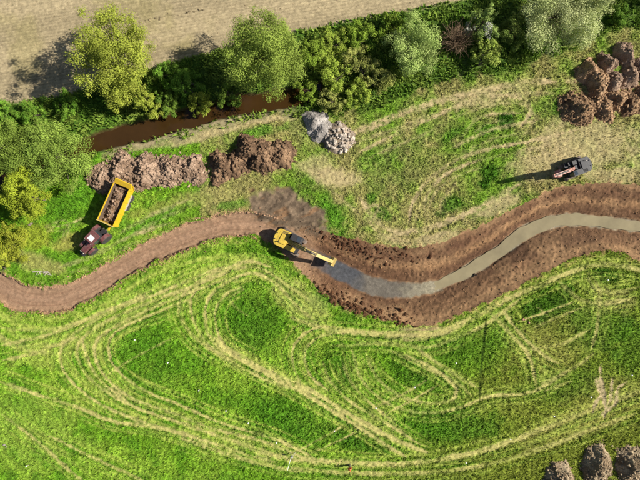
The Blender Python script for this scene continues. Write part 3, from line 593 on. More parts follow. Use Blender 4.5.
def plant(name, label, cat, px, py, h, rad, col, col2, seed, nleaf, nb=50, lsz=.26, base=.25, group=None, stems=1, gap=.0, lean=(0, 0), dens=.5, blossom=None):
    r = np.random.default_rng(seed); t = empty(name, W(px, py, z1(px, py) - .05)); tag(t, label, cat, group)
    nleaf = int(nleaf * 1.45); lsz *= .82; nb = int(nb * 1.9)
    cz = h * (base + 1) / 2; rz = h * (1 - base) / 2
    # clump centres spread through an uneven crown
    K = 15 if cat == 'tree' else 8
    fk = np.arange(K) + .5; ph = np.arccos(1 - 2 * fk / K); th = math.pi * (1 + 5 ** .5) * fk + r.uniform(0, 6.28)
    lob = np.stack([np.cos(th) * np.sin(ph), np.sin(th) * np.sin(ph), np.cos(ph)], -1) + r.normal(size=(K, 3)) * .16; lob = lob * r.uniform(.46, .70, (K, 1)); lr = r.uniform(.30, .50, K); li_ = r.choice(K, nb, p=lr ** 2 / (lr ** 2).sum())
    d = r.normal(size=(nb, 3)); d /= np.linalg.norm(d, axis=1)[:, None]; q = r.random(nb) ** .45
    ctr = (lob[li_] + d * (q * lr[li_])[:, None]) * np.array([rad, rad, rz])
    ctr[:, 0] += lean[0] * (ctr[:, 2] / rz); ctr[:, 1] += lean[1] * (ctr[:, 2] / rz); ctr[:, 2] += cz
    br = rad * r.uniform(.08, .22, nb)
    wt_ = br ** 2; wt_ /= wt_.sum(); bi = r.choice(nb, nleaf, p=wt_)
    dd = r.normal(size=(nleaf, 3)); dd /= np.linalg.norm(dd, axis=1)[:, None]
    rr = r.random(nleaf) ** dens
    P = ctr[bi] + dd * (br[bi] * rr * r.uniform(.8, 1.25, nleaf))[:, None] * np.array([1, 1, .8])
    P[:, 2] = np.maximum(P[:, 2], .1)
    N = dd + r.normal(size=(nleaf, 3)) * .34 + np.array([.2, 0, .4])
    hue = r.random((nb, 1))[bi] * .7 + r.random((nleaf, 1)) * .3
    c = (col * (1 - hue) + col2 * hue) * r.uniform(.84, 1.16, (nleaf, 1)) * r.uniform(.8, 1.2, (K, 1))[li_][bi]
    if blossom is not None:
        w = (vn(P[:, 0], P[:, 1], 1.3, seed % 5) > .5) & (r.random(nleaf) < .75); c[w] = blossom * r.uniform(.8, 1.15, (w.sum(), 1))
    crown = leaves('crown' if cat == 'tree' else 'foliage', P, N, lsz, c, t, r)
    paths = []
    R0 = max(.04, h * .022)
    for s in range(stems):
        o = Vector((0, 0, 0)) if stems == 1 else Vector((r.normal() * rad * .18, r.normal() * rad * .18, 0))
        top = Vector((lean[0] * .4 + r.normal() * .2, lean[1] * .4 + r.normal() * .2, cz * (1.0 if stems == 1 else .8))) + o * 2
        mid = (o + top) / 2 + Vector((r.normal(), r.normal(), 0)) * h * .025
        paths.append(([o, o + (mid - o) * .5, mid, (mid + top) / 2, top], [R0 * 1.25, R0, R0 * .85, R0 * .65, R0 * .4]))
        for b in r.choice(nb, min(nb, 18 if cat == 'tree' else 7), replace=False):
            e = Vector(ctr[b]); k = min(.95, max(.3, (e.z / h) * r.uniform(.6, .9) + .1)); st = o + (mid - o) * (k * 2) if k < .5 else mid + (top - mid) * (k * 2 - 1)
            m = st.lerp(e, .5) + Vector((r.normal() * .2, r.normal() * .2, -.05 * h)); paths.append(([st, m, e], [R0 * .45, R0 * .28, R0 * .1]))
    tubes(paths, M_bark, 'trunk' if cat == 'tree' else 'stem', t)
    return t
LG = lambda *c: A(*c) * 1.45
gT = 'trees along the stream'
plant('tall_tree', 'airy yellow-green tree throwing a dark shadow on the tilled field', 'tree', 133, 76, 13.8, 6.4, LG(142, 154, 58), LG(172, 180, 76), 31, 27000, 100, .27, .08, gT, dens=.6)
plant('tall_tree', 'dense rounded mid-green tree above the brown stream', 'tree', 270, 76, 14.0, 6.6, LG(128, 148, 60), LG(158, 176, 82), 32, 31000, 110, .24, .15, gT, dens=.4)
plant('broad_tree', 'broad pale green tree at the left edge above the yellow-green oak', 'tree', 68, 160, 9.2, 6.0, LG(118, 144, 58), LG(154, 176, 80), 33, 22000, 85, .24, .12, gT, dens=.4)
plant('broad_tree', 'pale green tree cut by the left edge below the hedge', 'tree', 24, 156, 9.0, 5.0, LG(114, 138, 54), LG(148, 170, 74), 34, 17000, 70, .24, .12, gT, dens=.4)
plant('oak_tree', 'bright yellow-green tree left of the yellow trailer', 'tree', 45, 200, 8.0, 4.3, LG(136, 152, 42), LG(166, 178, 58), 35, 13000, 55, .27, .15, gT, dens=.5)
plant('shrub', 'yellow-green scrub at the left edge above the stripped soil strip', 'shrub', 16, 243, 3.0, 3.6, LG(146, 156, 48), LG(176, 180, 66), 36, 6000, 40, .24, .02, None, 3)
plant('shrub', 'low yellow-green bush spilling over the left frame edge', 'shrub', 2, 262, 2.4, 2.6, LG(142, 154, 50), LG(170, 178, 70), 37, 3600, 26, .24, .02, None, 3)
plant('shrub', 'yellow-green bush overhanging the stream between the two tall trees', 'shrub', 202, 106, 4.2, 2.3, LG(132, 148, 52), LG(164, 174, 70), 38, 5000, 30, .24, .1, None, 3)
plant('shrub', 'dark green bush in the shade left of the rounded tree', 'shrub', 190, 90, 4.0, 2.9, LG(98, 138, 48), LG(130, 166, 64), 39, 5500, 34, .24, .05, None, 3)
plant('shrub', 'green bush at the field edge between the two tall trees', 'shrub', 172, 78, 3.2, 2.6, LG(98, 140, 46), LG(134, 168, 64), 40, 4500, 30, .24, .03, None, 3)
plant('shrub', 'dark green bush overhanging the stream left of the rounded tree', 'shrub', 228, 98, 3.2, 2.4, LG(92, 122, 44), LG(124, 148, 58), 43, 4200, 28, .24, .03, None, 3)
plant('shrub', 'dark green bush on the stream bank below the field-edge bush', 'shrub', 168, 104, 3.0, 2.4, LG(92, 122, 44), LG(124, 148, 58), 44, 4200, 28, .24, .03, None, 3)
plant('shrub', 'yellow-green bush between the airy tree and the stream', 'shrub', 124, 98, 4.4, 2.8, LG(136, 150, 54), LG(166, 176, 72), 42, 6500, 34, .25, .08, None, 3)
plant('shrub', 'yellow-green bush at the foot of the airy tree', 'shrub', 152, 106, 4.6, 2.5, LG(136, 150, 54), LG(166, 176, 72), 41, 5200, 30, .25, .1, None, 3)
for k, (a, b, hh, rr) in enumerate(((8, 117, 2.4, 2.6), (38, 113, 2.2, 2.8), (70, 108, 2.0, 2.4))):
    plant('hedge_shrub', ('low bright green hedge bush at the left frame edge by the tilled field', 'low green hedge bush in the shadow edge of the airy tree', 'low dark green hedge bush at the foot of the airy tree by the field')[k], 'shrub', a, b, hh, rr, LG(92, 136, 42), LG(134, 168, 62), 50 + k, 4200, 28, .24, .0, 'hedge along the tilled field', 3)
HS = [(312, 62, 4.0, 3.0, 0, 'dark thicket bush right of the rounded tree'), (307, 92, 3.4, 2.6, 0, 'thicket bush above the grey gravel heap'), (334, 50, 3.6, 3.0, 1, 'thicket bush near the field, left of centre in the hedge'), (333, 78, 3.8, 3.0, 1, 'thicket bush in the middle of the left hedge mass'), (332, 104, 2.6, 2.4, 2, 'low thicket bush above the rubble pile'),
      (357, 42, 3.4, 2.9, 0, 'thicket bush at the field edge left of the pale willow'), (358, 68, 4.0, 3.0, 2, 'brownish-green thicket bush below the field-edge bushes'), (357, 94, 3.0, 2.6, 1, 'thicket bush at the meadow side left of the pale willow'), (378, 82, 3.2, 2.6, 2, 'low bush under the left side of the pale willow'), (390, 30, 3.0, 2.4, 0, 'bush at the field edge behind the pale willow')]
for k, (a, b, hh, rr, ci, lb) in enumerate(HS):
    c1, c2 = ((LG(120, 150, 48), LG(156, 178, 70)), (LG(138, 162, 58), LG(174, 190, 82)), (LG(140, 150, 74), LG(176, 178, 98)))[ci]
    plant('thicket_shrub', lb, 'shrub', a, b, hh, rr, c1, c2, 60 + k, 5600, 36, .23, .02, 'thicket of the hedge', 3)
plant('willow_shrub', 'pale silvery-green rounded willow in the middle of the hedge', 'shrub', 408, 56, 7.0, 4.8, LG(154, 178, 94), LG(190, 206, 126), 75, 13000, 60, .23, .03, None, 4, dens=.35)
plant('hawthorn_tree', 'green tree with white blossom right of the bare brown bush', 'tree', 476, 32, 6.0, 2.6, LG(130, 158, 78), LG(168, 186, 104), 77, 6000, 40, .24, .1, gT, blossom=A(226, 226, 208))
plant('shrub', 'yellow-green bush below the white-blossomed tree', 'shrub', 481, 58, 4.2, 2.7, LG(144, 166, 70), LG(176, 190, 94), 78, 5600, 34, .24, .05, None, 3)
plant('shrub', 'dark olive bush left of the large silvery willow', 'shrub', 508, 38, 5.0, 2.9, LG(110, 132, 58), LG(140, 156, 78), 79, 6500, 36, .24, .05, None, 3)
plant('willow_tree', 'large silvery pale green willow at the top edge', 'tree', 542, 28, 9.0, 6.0, LG(176, 188, 120), LG(212, 216, 158), 80, 24000, 95, .23, .08, gT, dens=.38)
plant('willow_tree', 'second silvery crown leaning over the top edge right of the large willow', 'tree', 570, 14, 8.0, 4.2, LG(176, 188, 120), LG(206, 212, 150), 81, 12000, 60, .23, .1, gT, dens=.38)
plant('hedge_tree', 'dark green tree at the top right corner of the hedge', 'tree', 660, -12, 8.0, 4.2, LG(92, 126, 48), LG(126, 154, 66), 82, 9000, 50, .25, .1, gT)
plant('shrub', 'small green bush at the hedge foot left of the soil heaps', 'shrub', 617, 18, 2.2, 2.2, LG(92, 132, 44), LG(126, 156, 60), 83, 3000, 24, .23, 0, None, 3)
# bare twiggy bush
t = empty('bare_shrub', W(452, 46, z1(452, 46))); tag(t, 'leafless brown twiggy bush between the pale willow and the blossomed tree', 'shrub')
r = np.random.default_rng(90); paths = []
for k in range(150):
    a = r.uniform(0, 6.28); o = Vector((r.normal() * .4, r.normal() * .4, 0)); e = Vector((math.cos(a), math.sin(a), 0)) * r.uniform(.5, 2.5) + Vector((0, 0, r.uniform(1.6, 3.8)))
    m = o.lerp(e, .5) + Vector((r.normal() * .2, r.normal() * .2, .35)); paths.append(([o, m, e], [.05, .035, .012]))
    for _ in range(3): paths.append(([m.lerp(e, r.uniform(.2, .8)), e + Vector(r.normal(size=3)) * .6], [.02, .008]))
M_twig = paint_mat('twigs', tuple(A(150, 122, 92)), .9, .2)
tubes(paths, M_twig, 'branches', t, 4)

# ------------------------------------------------------------------ machines
def wheel(parent, c, R, w, rimmat, lugs=18):
    """hub at c, axle along y"""
    hub = MB(); s = 1
    hub.lathe([(.06, -w * .32), (R * .52, -w * .30), (R * .60, -w * .42), (R * .60, w * .42), (R * .52, w * .30), (.06, w * .32)], (0, 0, 0), 20)
    hub.cyl((0, -w * .36, 0), (0, w * .36, 0), R * .16, 10)
    h = hub.build('wheel', rimmat, parent); h.location = c
    ty = MB().lathe([(R * .58, -w * .44), (R * .72, -w * .5), (R * .90, -w * .5), (R * .96, -w * .40), (R * .96, w * .40), (R * .90, w * .5), (R * .72, w * .5), (R * .58, w * .44)], (0, 0, 0), 32)
    for k in range(lugs):
        a = 2 * math.pi * k / lugs
        for sd in (-1, 1):
            aa = a + (0 if sd < 0 else math.pi / lugs)
            rot = Matrix.Rotation(-aa, 3, 'Y') @ Matrix.Rotation(sd * .6, 3, 'X')
            ty.box((math.cos(aa) * R * .96, sd * w * .24, math.sin(aa) * R * .96), (R * .09, w * .5, R * .09), rot)
    ty.build('tyre', M_black, h); return h

def excavator(name, label, px, py, z, track_deg, swing_deg, k, body, boomm, deckm, boom, stick, bucket, detail_cab=M_char):
    t = empty(name, W(px, py, z), math.radians(track_deg)); tag(t, label, 'excavator')
    MS = Matrix.Rotation(math.radians(swing_deg - track_deg), 4, 'Z')
    L, Gg, SW, TH = 2.15 * k, 1.2 * k, .6 * k, .95 * k
    MB().box((0, 0, .55 * k), (2.2 * k, 1.9 * k, .42 * k), None, .05).cyl((0, 0, .7 * k), (0, 0, 1.05 * k), .62 * k, 24).build('undercarriage', deckm, t)
    for s in (-1, 1):
        R = TH / 2; prof = [(L - R + R * math.cos(a), R + R * math.sin(a)) for a in np.linspace(-math.pi / 2, math.pi / 2, 9)] + [(-L + R + R * math.cos(a), R + R * math.sin(a)) for a in np.linspace(math.pi / 2, 3 * math.pi / 2, 9)]
        fr = MB().prism([(x * .93, .06 + z * .88) for x, z in prof], s * Gg - SW * .3, s * Gg + SW * .3).build('track', deckm, t)
        belt = MB(); per = []                     # steel shoes all round the belt
        nS = 46; P = np.array(prof + [prof[0]]); ln = np.concatenate([[0], np.cumsum(np.hypot(*np.diff(P, axis=0).T))])
        for q in range(nS):
            u0 = ln[-1] * (q + .5) / nS; x = np.interp(u0, ln, P[:, 0]); zz = np.interp(u0, ln, P[:, 1])
            x2 = np.interp((u0 + .05) % ln[-1], ln, P[:, 0]); z2 = np.interp((u0 + .05) % ln[-1], ln, P[:, 1]); an = math.atan2(z2 - zz, x2 - x)
            belt.box((x, s * Gg, max(zz, .03)), (ln[-1] / nS * .86, SW, .05 * k), Matrix.Rotation(-an, 3, 'Y'))
            belt.box((x - math.sin(an) * -.03 * k * -1, s * Gg, max(zz, .03) + math.cos(an) * -.03 * k), (.03 * k, SW, .05 * k), Matrix.Rotation(-an, 3, 'Y'))
        belt.build('track_shoes', M_track, fr)
        wh = MB()
        for xx in (-L + R, L - R): wh.cyl((xx, s * (Gg - SW * .32), R), (xx, s * (Gg + SW * .34), R), R * .72, 18)
        for xx in np.linspace(-L + 2.4 * R, L - 2.4 * R, 5): wh.cyl((xx, s * (Gg - SW * .31), .2 * k), (xx, s * (Gg + SW * .33), .2 * k), .14 * k, 10)
        wh.build('rollers', M_steel, fr)
    b = lambda: MB(MS)
    hw = 1.36 * k
    b().box((-.35 * k, 0, 1.14 * k), (4.1 * k, hw * 2 - .1, .2 * k), None, .03).build('deck', deckm, t)
    # counterweight with rounded back
    m = b(); arc = [(-2.05 * k - .62 * k * math.cos(a), hw * math.sin(a) * 1.0) for a in np.linspace(-math.pi / 2, math.pi / 2, 13)]
    tb = bmesh.new(); lo_ = [tb.verts.new((x, y, 1.16 * k)) for x, y in arc]; hi_ = [tb.verts.new((x + .05, y * .97, 2.12 * k)) for x, y in arc]
    tb.faces.new(lo_); tb.faces.new(hi_[::-1])
    for q in range(13): tb.faces.new((lo_[q], hi_[q], hi_[(q + 1) % 13], lo_[(q + 1) % 13]))
    bmesh.ops.recalc_face_normals(tb, faces=tb.faces); bmesh.ops.bevel(tb, geom=tb.edges[:], offset=.05 * k, segments=2, affect='EDGES'); m._add(tb)
    cw = m.build('counterweight', body, t)
    for s in (-.5, .5): b().cyl((-2.35 * k, s * k, 2.12 * k), (-2.35 * k, s * k, 2.24 * k), .08 * k, 8).build('lifting_eye', deckm, cw)
    eh = b().box((-1.25 * k, 0, 1.68 * k), (1.62 * k, hw * 2 - .04, .92 * k), None, .06 * k).box((-1.15 * k, -.05 * k, 2.2 * k), (.95 * k, 1.5 * k, .14 * k), None, .04 * k).build('engine_cover', body, t)
    vm = b()
    for q in range(6): vm.box((-1.55 * k + q * .14 * k, .95 * k, 2.155 * k), (.06 * k, .5 * k, .03 * k))
    vm.build('vent', M_black, eh)
    b().cyl((-1.55 * k, -.62 * k, 2.2 * k), (-1.55 * k, -.62 * k, 2.62 * k), .07 * k, 10).build('exhaust_pipe', M_steel, eh)
    # tank and tool box on the right, cab on the left
    b().box((.05 * k, -.95 * k, 1.58 * k), (1.0 * k, .78 * k, .74 * k), None, .05 * k).box((.85 * k, -.98 * k, 1.42 * k), (.6 * k, .7 * k, .42 * k), None, .04 * k).build('fuel_tank', body, t)
    hr = b()
    for xx in (-.35, .5): hr.cyl((xx * k, -1.3 * k, 1.9 * k), (xx * k, -1.3 * k, 2.35 * k), .02 * k, 6)
    hr.cyl((-.35 * k, -1.3 * k, 2.35 * k), (.5 * k, -1.3 * k, 2.35 * k), .02 * k, 6).cyl((.5 * k, -1.3 * k, 2.35 * k), (1.1 * k, -1.3 * k, 1.62 * k), .02 * k, 6); hr.build('handrail', deckm, t)
    b().box((-.1 * k, 0, 1.55 * k), (.9 * k, .9 * k, .62 * k), None, .04 * k).build('boom_housing', body, t)
    x0, x1, y0, y1, zb, zt = -.15 * k, 1.62 * k, .38 * k, 1.36 * k, 1.24 * k, 2.92 * k
    cb = b(); cb.box(((x0 + x1) / 2, (y0 + y1) / 2, zb + .25 * k), (x1 - x0, y1 - y0, .5 * k), None, .03 * k)
    for xx in (x0 + .05 * k, x1 - .05 * k):
        for yy in (y0 + .05 * k, y1 - .05 * k): cb.box((xx - (.1 * k if xx > .8 * k else 0), yy, (zb + zt) / 2 + .2 * k), (.09 * k, .09 * k, zt - zb - .4 * k))
    cb.box(((x0 + x1) / 2 - .08 * k, (y0 + y1) / 2, zt), (x1 - x0 - .1 * k, y1 - y0 + .02, .12 * k), None, .05 * k)
    cab = cb.build('cab', detail_cab, t)
    b().box((x1 - .55 * k, (y0 + y1) / 2, zt + .065 * k), (.55 * k, .7 * k, .03 * k)).build('roof_window', M_glass, cab)
    b().box((x1 - .12 * k, (y0 + y1) / 2, (zb + zt) / 2 + .22 * k), (.03 * k, y1 - y0 - .2 * k, zt - zb - .55 * k), Matrix.Rotation(-.08, 3, 'Y')).build('windscreen', M_glass, cab)
    for yy in (y0 + .03 * k, y1 - .03 * k): b().box(((x0 + x1) / 2 - .05 * k, yy, (zb + zt) / 2 + .22 * k), (x1 - x0 - .35 * k, .03 * k, zt - zb - .6 * k)).build('side_window', M_glass, cab)
    b().box((x0 + .02 * k, (y0 + y1) / 2, (zb + zt) / 2 + .25 * k), (.03 * k, y1 - y0 - .2 * k, zt - zb - .7 * k)).build('rear_window', M_glass, cab)
    # boom: tapered bent box beam through (x, z, half height)
    def beam(pts, hwid):
        up, dn = [], []
        for q, (x, z_, hh) in enumerate(pts):
            a = Vector(pts[max(0, q - 1)][:2]); c = Vector(pts[min(len(pts) - 1, q + 1)][:2]); d = (c - a).normalized(); nrm = Vector((-d.y, d.x))
            up.append((x + nrm.x * hh, z_ + nrm.y * hh)); dn.append((x - nrm.x * hh, z_ - nrm.y * hh))
        return b().prism(up + dn[::-1], -hwid, hwid, .02 * k)
    bo = beam(boom, .26 * k).build('boom', boomm, t)
    bm_mid = boom[len(boom) // 2]
    for s in (-1, 1): b().cyl((.55 * k, s * .34 * k, 1.25 * k), (bm_mid[0] * .62 + .2 * k, s * .34 * k, bm_mid[1] * .62 + .3 * k), .09 * k, 10).cyl((bm_mid[0] * .62 + .2 * k, s * .34 * k, bm_mid[1] * .62 + .3 * k), (bm_mid[0], s * .30 * k, bm_mid[1]), .05 * k, 8).build('lift_cylinder', M_steel, bo)
    hz_ = b()
    for s in (-.12, .12):
        for q in range(len(boom) - 1):
            (xa, za, ha), (xb, zb_, hb_) = boom[q], boom[q + 1]; hz_.cyl((xa - .1 * k, s * k, za + ha + .06 * k), (xb - .1 * k, s * k, zb_ + hb_ + .06 * k), .035 * k, 6)
    tag(hz_.build('hoses', M_black, bo), kind='stuff')
    st = beam(stick, .25 * k).build('stick', boomm, t)
    tp = boom[-1]; s0 = stick[0]
    b().cyl((bm_mid[0] + .2 * k, 0, bm_mid[1] + .42 * k), ((bm_mid[0] + s0[0]) / 2 + .1 * k, 0, (bm_mid[1] + s0[1]) / 2 + .5 * k), .08 * k, 10).cyl(((bm_mid[0] + s0[0]) / 2 + .1 * k, 0, (bm_mid[1] + s0[1]) / 2 + .5 * k), (s0[0], 0, s0[1] + .15 * k), .045 * k, 8).build('stick_cylinder', M_steel, bo)
    q0, q1 = Vector(stick[0][:2]), Vector(stick[-1][:2]); dd = (q1 - q0).normalized(); nn = Vector((-dd.y, dd.x)); nn = nn if nn.y > 0 or nn.x > 0 else -nn
    c0 = q0.lerp(q1, .15) + nn * .3 * k; c1 = q0.lerp(q1, .85) + nn * .28 * k
    b().cyl((c0.x, 0, c0.y), (c0.lerp(c1, .6).x, 0, c0.lerp(c1, .6).y), .07 * k, 10).cyl((c0.lerp(c1, .6).x, 0, c0.lerp(c1, .6).y), (c1.x, 0, c1.y), .04 * k, 8).build('bucket_cylinder', M_steel, st)
    # bucket: curved back plate and two cheeks
    bx, bz, ba, bs = bucket; ca, sa = math.cos(ba), math.sin(ba)
    def tf(x, z_): return (bx + (x * ca - z_ * sa) * bs, bz + (x * sa + z_ * ca) * bs)
    back = [(0, .05), (-.30, -.05), (-.62, -.35), (-.70, -.72), (-.45, -1.02), (.05, -1.12)]
    inn = [(x * .93 + .03, z_ * .93 - .03) for x, z_ in back]; W2 = .62 * k
    bk = b(); bk.prism([tf(*p) for p in back] + [tf(*p) for p in inn[::-1]], -W2, W2)
    for s in (-1, 1): bk.prism([tf(*p) for p in back + [(.12, -.5)]], s * W2 - .025, s * W2 + .025)
    bucket_o = bk.build('bucket', boomm, t)
    for q in range(5):
        yy = -W2 + (q + .5) * 2 * W2 / 5; p0 = tf(.0, -1.10); p1 = tf(.22, -1.12)
        b().cyl((p0[0], yy, p0[1]), (p1[0], yy, p1[1]), .05 * k, 6, .02).build('tooth', M_steel, bucket_o)
    return t

excavator('excavator', 'yellow tracked excavator digging at the head of the wet channel', 291, 242, -.30, -32, -25, 1.0, M_yellow, M_dyellow, M_char,
          [(.45, 1.65, .26), (1.6, 3.3, .32), (2.7, 4.45, .40), (3.7, 4.75, .30), (4.75, 4.55, .20)], [(4.35, 4.85, .16), (4.95, 4.5, .30), (6.0, 3.3, .22), (7.1, 1.95, .14)], (7.15, 1.85, .35, 1.15))
excavator('excavator', 'dark tracked excavator with raised faded-red boom near the soil heaps', 571, 169, 0.0, -154, -161, .86, M_char, M_pink, M_char,
          [(.4, 1.45, .2), (1.4, 2.6, .26), (2.5, 3.6, .30), (3.8, 4.2, .24), (5.2, 4.6, .16)], [(5.5, 4.8, .12), (5.15, 4.45, .24), (4.3, 3.1, .2), (3.6, 1.9, .12)], (3.55, 1.8, -.9, .9))

# tractor
tr = empty('tractor', W(100, 239, 0), math.radians(-134)); tag(tr, 'maroon farm tractor hitched to the yellow tipping trailer', 'tractor')
MB().prism([(.55, .95), (2.75, .95), (2.85, 1.25), (2.7, 1.62), (1.6, 1.80), (.55, 1.85)], -.46, .46, .06).build('bonnet', M_maroon, tr)
MB().box((2.86, 0, 1.3), (.06, .7, .5), None, .02).build('grille', M_black, tr)
for s in (-1, 1): MB().box((2.84, s * .3, 1.52), (.08, .2, .12), None, .02).build('headlight', M_lamp, tr)
MB().box((.6, 0, .75), (4.2, .6, .5), None, .05).box((-1.4, 0, .8), (.8, .9, .5), None, .04).build('chassis', M_char, tr)
MB().box((1.85, 0, .7), (.3, 1.5, .25), None, .03).build('front_axle', M_char, tr)
MB().box((-1.0, 0, .95), (.35, 1.7, .3), None, .03).build('rear_axle', M_char, tr)
MB().box((3.15, 0, .75), (.5, .85, .5), None, .05).build('front_weight', M_char, tr)
MB().cyl((.85, -.62, 1.2), (.85, -.62, 2.75), .06, 10).build('exhaust_pipe', M_steel, tr)
MB().box((-1.75, 0, .62), (.5, .25, .12)).box((-1.7, .45, .75), (.5, .08, .1)).box((-1.7, -.45, .75), (.5, .08, .1)).build('hitch', M_steel, tr)
for s in (-1, 1): MB().prism([(-1.95, 1.35), (-1.75, 1.78), (-1.3, 2.02), (-.7, 2.02), (-.3, 1.75), (-.3, 1.68), (-.72, 1.94), (-1.28, 1.94), (-1.68, 1.72), (-1.88, 1.33)], s * .72 - .02, s * 1.28).build('mudguard', M_maroon, tr)
for s in (-1, 1): MB().prism([(1.2, 1.35), (1.5, 1.55), (2.2, 1.55), (2.5, 1.35), (2.2, 1.5), (1.5, 1.5)], s * .9 - .22, s * .9 + .22).build('front_mudguard', M_maroon, tr)
cb = MB(); cb.box((-.35, 0, 1.3), (1.6, 1.35, .5), None, .04)
for xx, yy in ((.42, .62), (.42, -.62), (-1.1, .66), (-1.1, -.66), (-.45, .70), (-.45, -.70)): cb.box((xx, yy, 2.1), (.08, .08, 1.4))
cab = cb.build('cab', M_char, tr)
rf = MB().box((-.35, 0, 2.86), (1.8, 1.62, .18), None, .07).build('cab_roof', M_maroon, tr)
MB().box((-.15, 0, 2.965), (.75, .82, .05), None, .02).build('roof_hatch', M_white, rf)
for s in (-1, 1):
    MB().box((.55, s * .6, 2.88), (.1, .18, .1), None, .02).build('work_light', M_lamp, rf)
    MB().box((-.05, s * .66, 2.1), (.85, .03, 1.2)).build('side_window', M_glass, cab); MB().box((-.78, s * .68, 2.1), (.58, .03, 1.2)).build('rear_side_window', M_glass, cab)
    MB().cyl((.45, s * .66, 2.3), (.55, s * 1.15, 2.35), .02, 6).box((.55, s * 1.2, 2.25), (.06, .2, .32), None, .02).build('mirror', M_black, cab)
MB().box((.44, 0, 2.1), (.03, 1.15, 1.2)).build('windscreen', M_glass, cab); MB().box((-1.12, 0, 2.15), (.03, 1.2, 1.1)).build('rear_window', M_glass, cab)
for s in (-1, 1):
    wheel(tr, (-1.0, s * 1.0, .94), .94, .58, M_grey, 20); wheel(tr, (1.85, s * .9, .68), .68, .46, M_grey, 18)

# trailer
tl = empty('tipping_trailer', W(121.5, 206, 0), math.radians(-114)); tag(tl, 'yellow tipping trailer filled with brown soil', 'trailer')
LX, HWd, ZF, ZT = 3.05, 1.28, 1.15, 2.7
MB().box((0, 0, ZF), (LX * 2, HWd * 2, .12)).build('floor', M_yellow2, tl)
for s in (-1, 1):
    pn = MB().prism([(-LX, ZF), (LX, ZF), (LX, ZT), (-LX, ZT)], s * HWd - .03, s * HWd + .03).build('side_panel', M_yellow2, tl)
    MB().box((0, s * HWd, ZT + .03), (LX * 2 + .1, .15, .1), None, .02).build('rim', M_yellow2, pn)
    for xx in np.linspace(-LX + .15, LX - .15, 7): MB().box((xx, s * (HWd + .075), (ZF + ZT) / 2), (.12, .09, ZT - ZF - .05)).build('rib', M_yellow2, pn)
    MB().box((0, s * (HWd - .05), (ZF + ZT) / 2 - .06), (LX * 2 - .1, .03, ZT - ZF - .16)).build('inner_lining', M_dirty, pn)
hb = MB().box((LX, 0, (ZF + ZT) / 2 + .05), (.07, HWd * 2, ZT - ZF + .1)).build('headboard', M_yellow2, tl)
MB().box((LX, 0, ZT + .14), (.14, HWd * 2 + .2, .1), None, .02).build('rim', M_dyellow, hb)
tgm = MB().prism([(-LX, ZF), (-LX - .10, ZF), (-LX - .85, ZT + .1), (-LX - .72, ZT + .16), (-LX, ZT - .2)], -HWd - .06, HWd + .06, .01).build('tailgate', M_yellow2, tl)
MB().box((-LX - .35, HWd + .12, 1.9), (.1, .1, 1.3), Matrix.Rotation(-.5, 3, 'Y')).box((-LX - .35, -HWd - .12, 1.9), (.1, .1, 1.3), Matrix.Rotation(-.5, 3, 'Y')).build('tailgate_arm', M_yellow2, tgm)
MB().box((-.2, .45, .92), (5.8, .14, .3)).box((-.2, -.45, .92), (5.8, .14, .3)).box((-.95, 0, .6), (1.9, .2, .2)).box((-.3, 0, .62), (.16, 2.0, .16)).box((-1.65, 0, .62), (.16, 2.0, .16)).build('chassis', M_char, tl)
MB().prism([(2.6, .75), (4.2, .62), (4.2, .74), (2.6, 1.0)], -.14, .14, .02).build('drawbar', M_yellow2, tl)
MB().cyl((2.85, 0, .9), (3.2, 0, 2.3), .1, 12).build('tipping_ram', M_steel, tl)
for s in (-1, 1):
    for xx in (-.3, -1.65): wheel(tl, (xx, s * 1.17, .62), .62, .46, M_grey, 16)
    MB().box((-.98, s * 1.36, 1.32), (2.6, .3, .04)).build('mudguard', M_grey, tl)
# its load
r = np.random.default_rng(77); lx, ly = np.meshgrid(np.linspace(-LX - .3, LX - .06, 60), np.linspace(-HWd + .05, HWd - .05, 26))
lz = 1.6 + .55 * (1 - (ly / HWd) ** 2) * np.clip(1.15 - (np.abs(lx + .2) / LX) ** 3, 0, 1) + (fbm(lx, ly, .8, 3) - .5) * .7 + (vn(lx, ly, .2, 2) - .5) * .22
li = np.arange(lx.size).reshape(lx.shape); lq = np.stack([li[:-1, :-1], li[:-1, 1:], li[1:, 1:], li[1:, :-1]], -1).reshape(-1, 4)
ld = empty('soil_load', tl.location + Vector((0, 0, .1)), math.radians(-114)); tag(ld, 'lumpy brown soil heaped inside the yellow trailer', 'soil load')
lk = sstep(.4, .65, fbm(lx, ly, .7, 5)).reshape(-1, 1)
mesh_np('soil_body', np.stack([lx, ly, lz - .1], -1).reshape(-1, 3), lq, M_soil, ld, DB[0] * .8 * (1 - lk) + DB[1] * lk)
sel = r.choice(lx.size, 260); kk = r.random((260, 1))
tag(clods('lumps', np.stack([lx.ravel()[sel] * .95, ly.ravel()[sel] * .92, lz.ravel()[sel] - .06], -1), r.uniform(.05, .2, 260), DB[0] * (1 - kk) + BR[1] * kk, M_soil, ld, 8), kind='stuff')

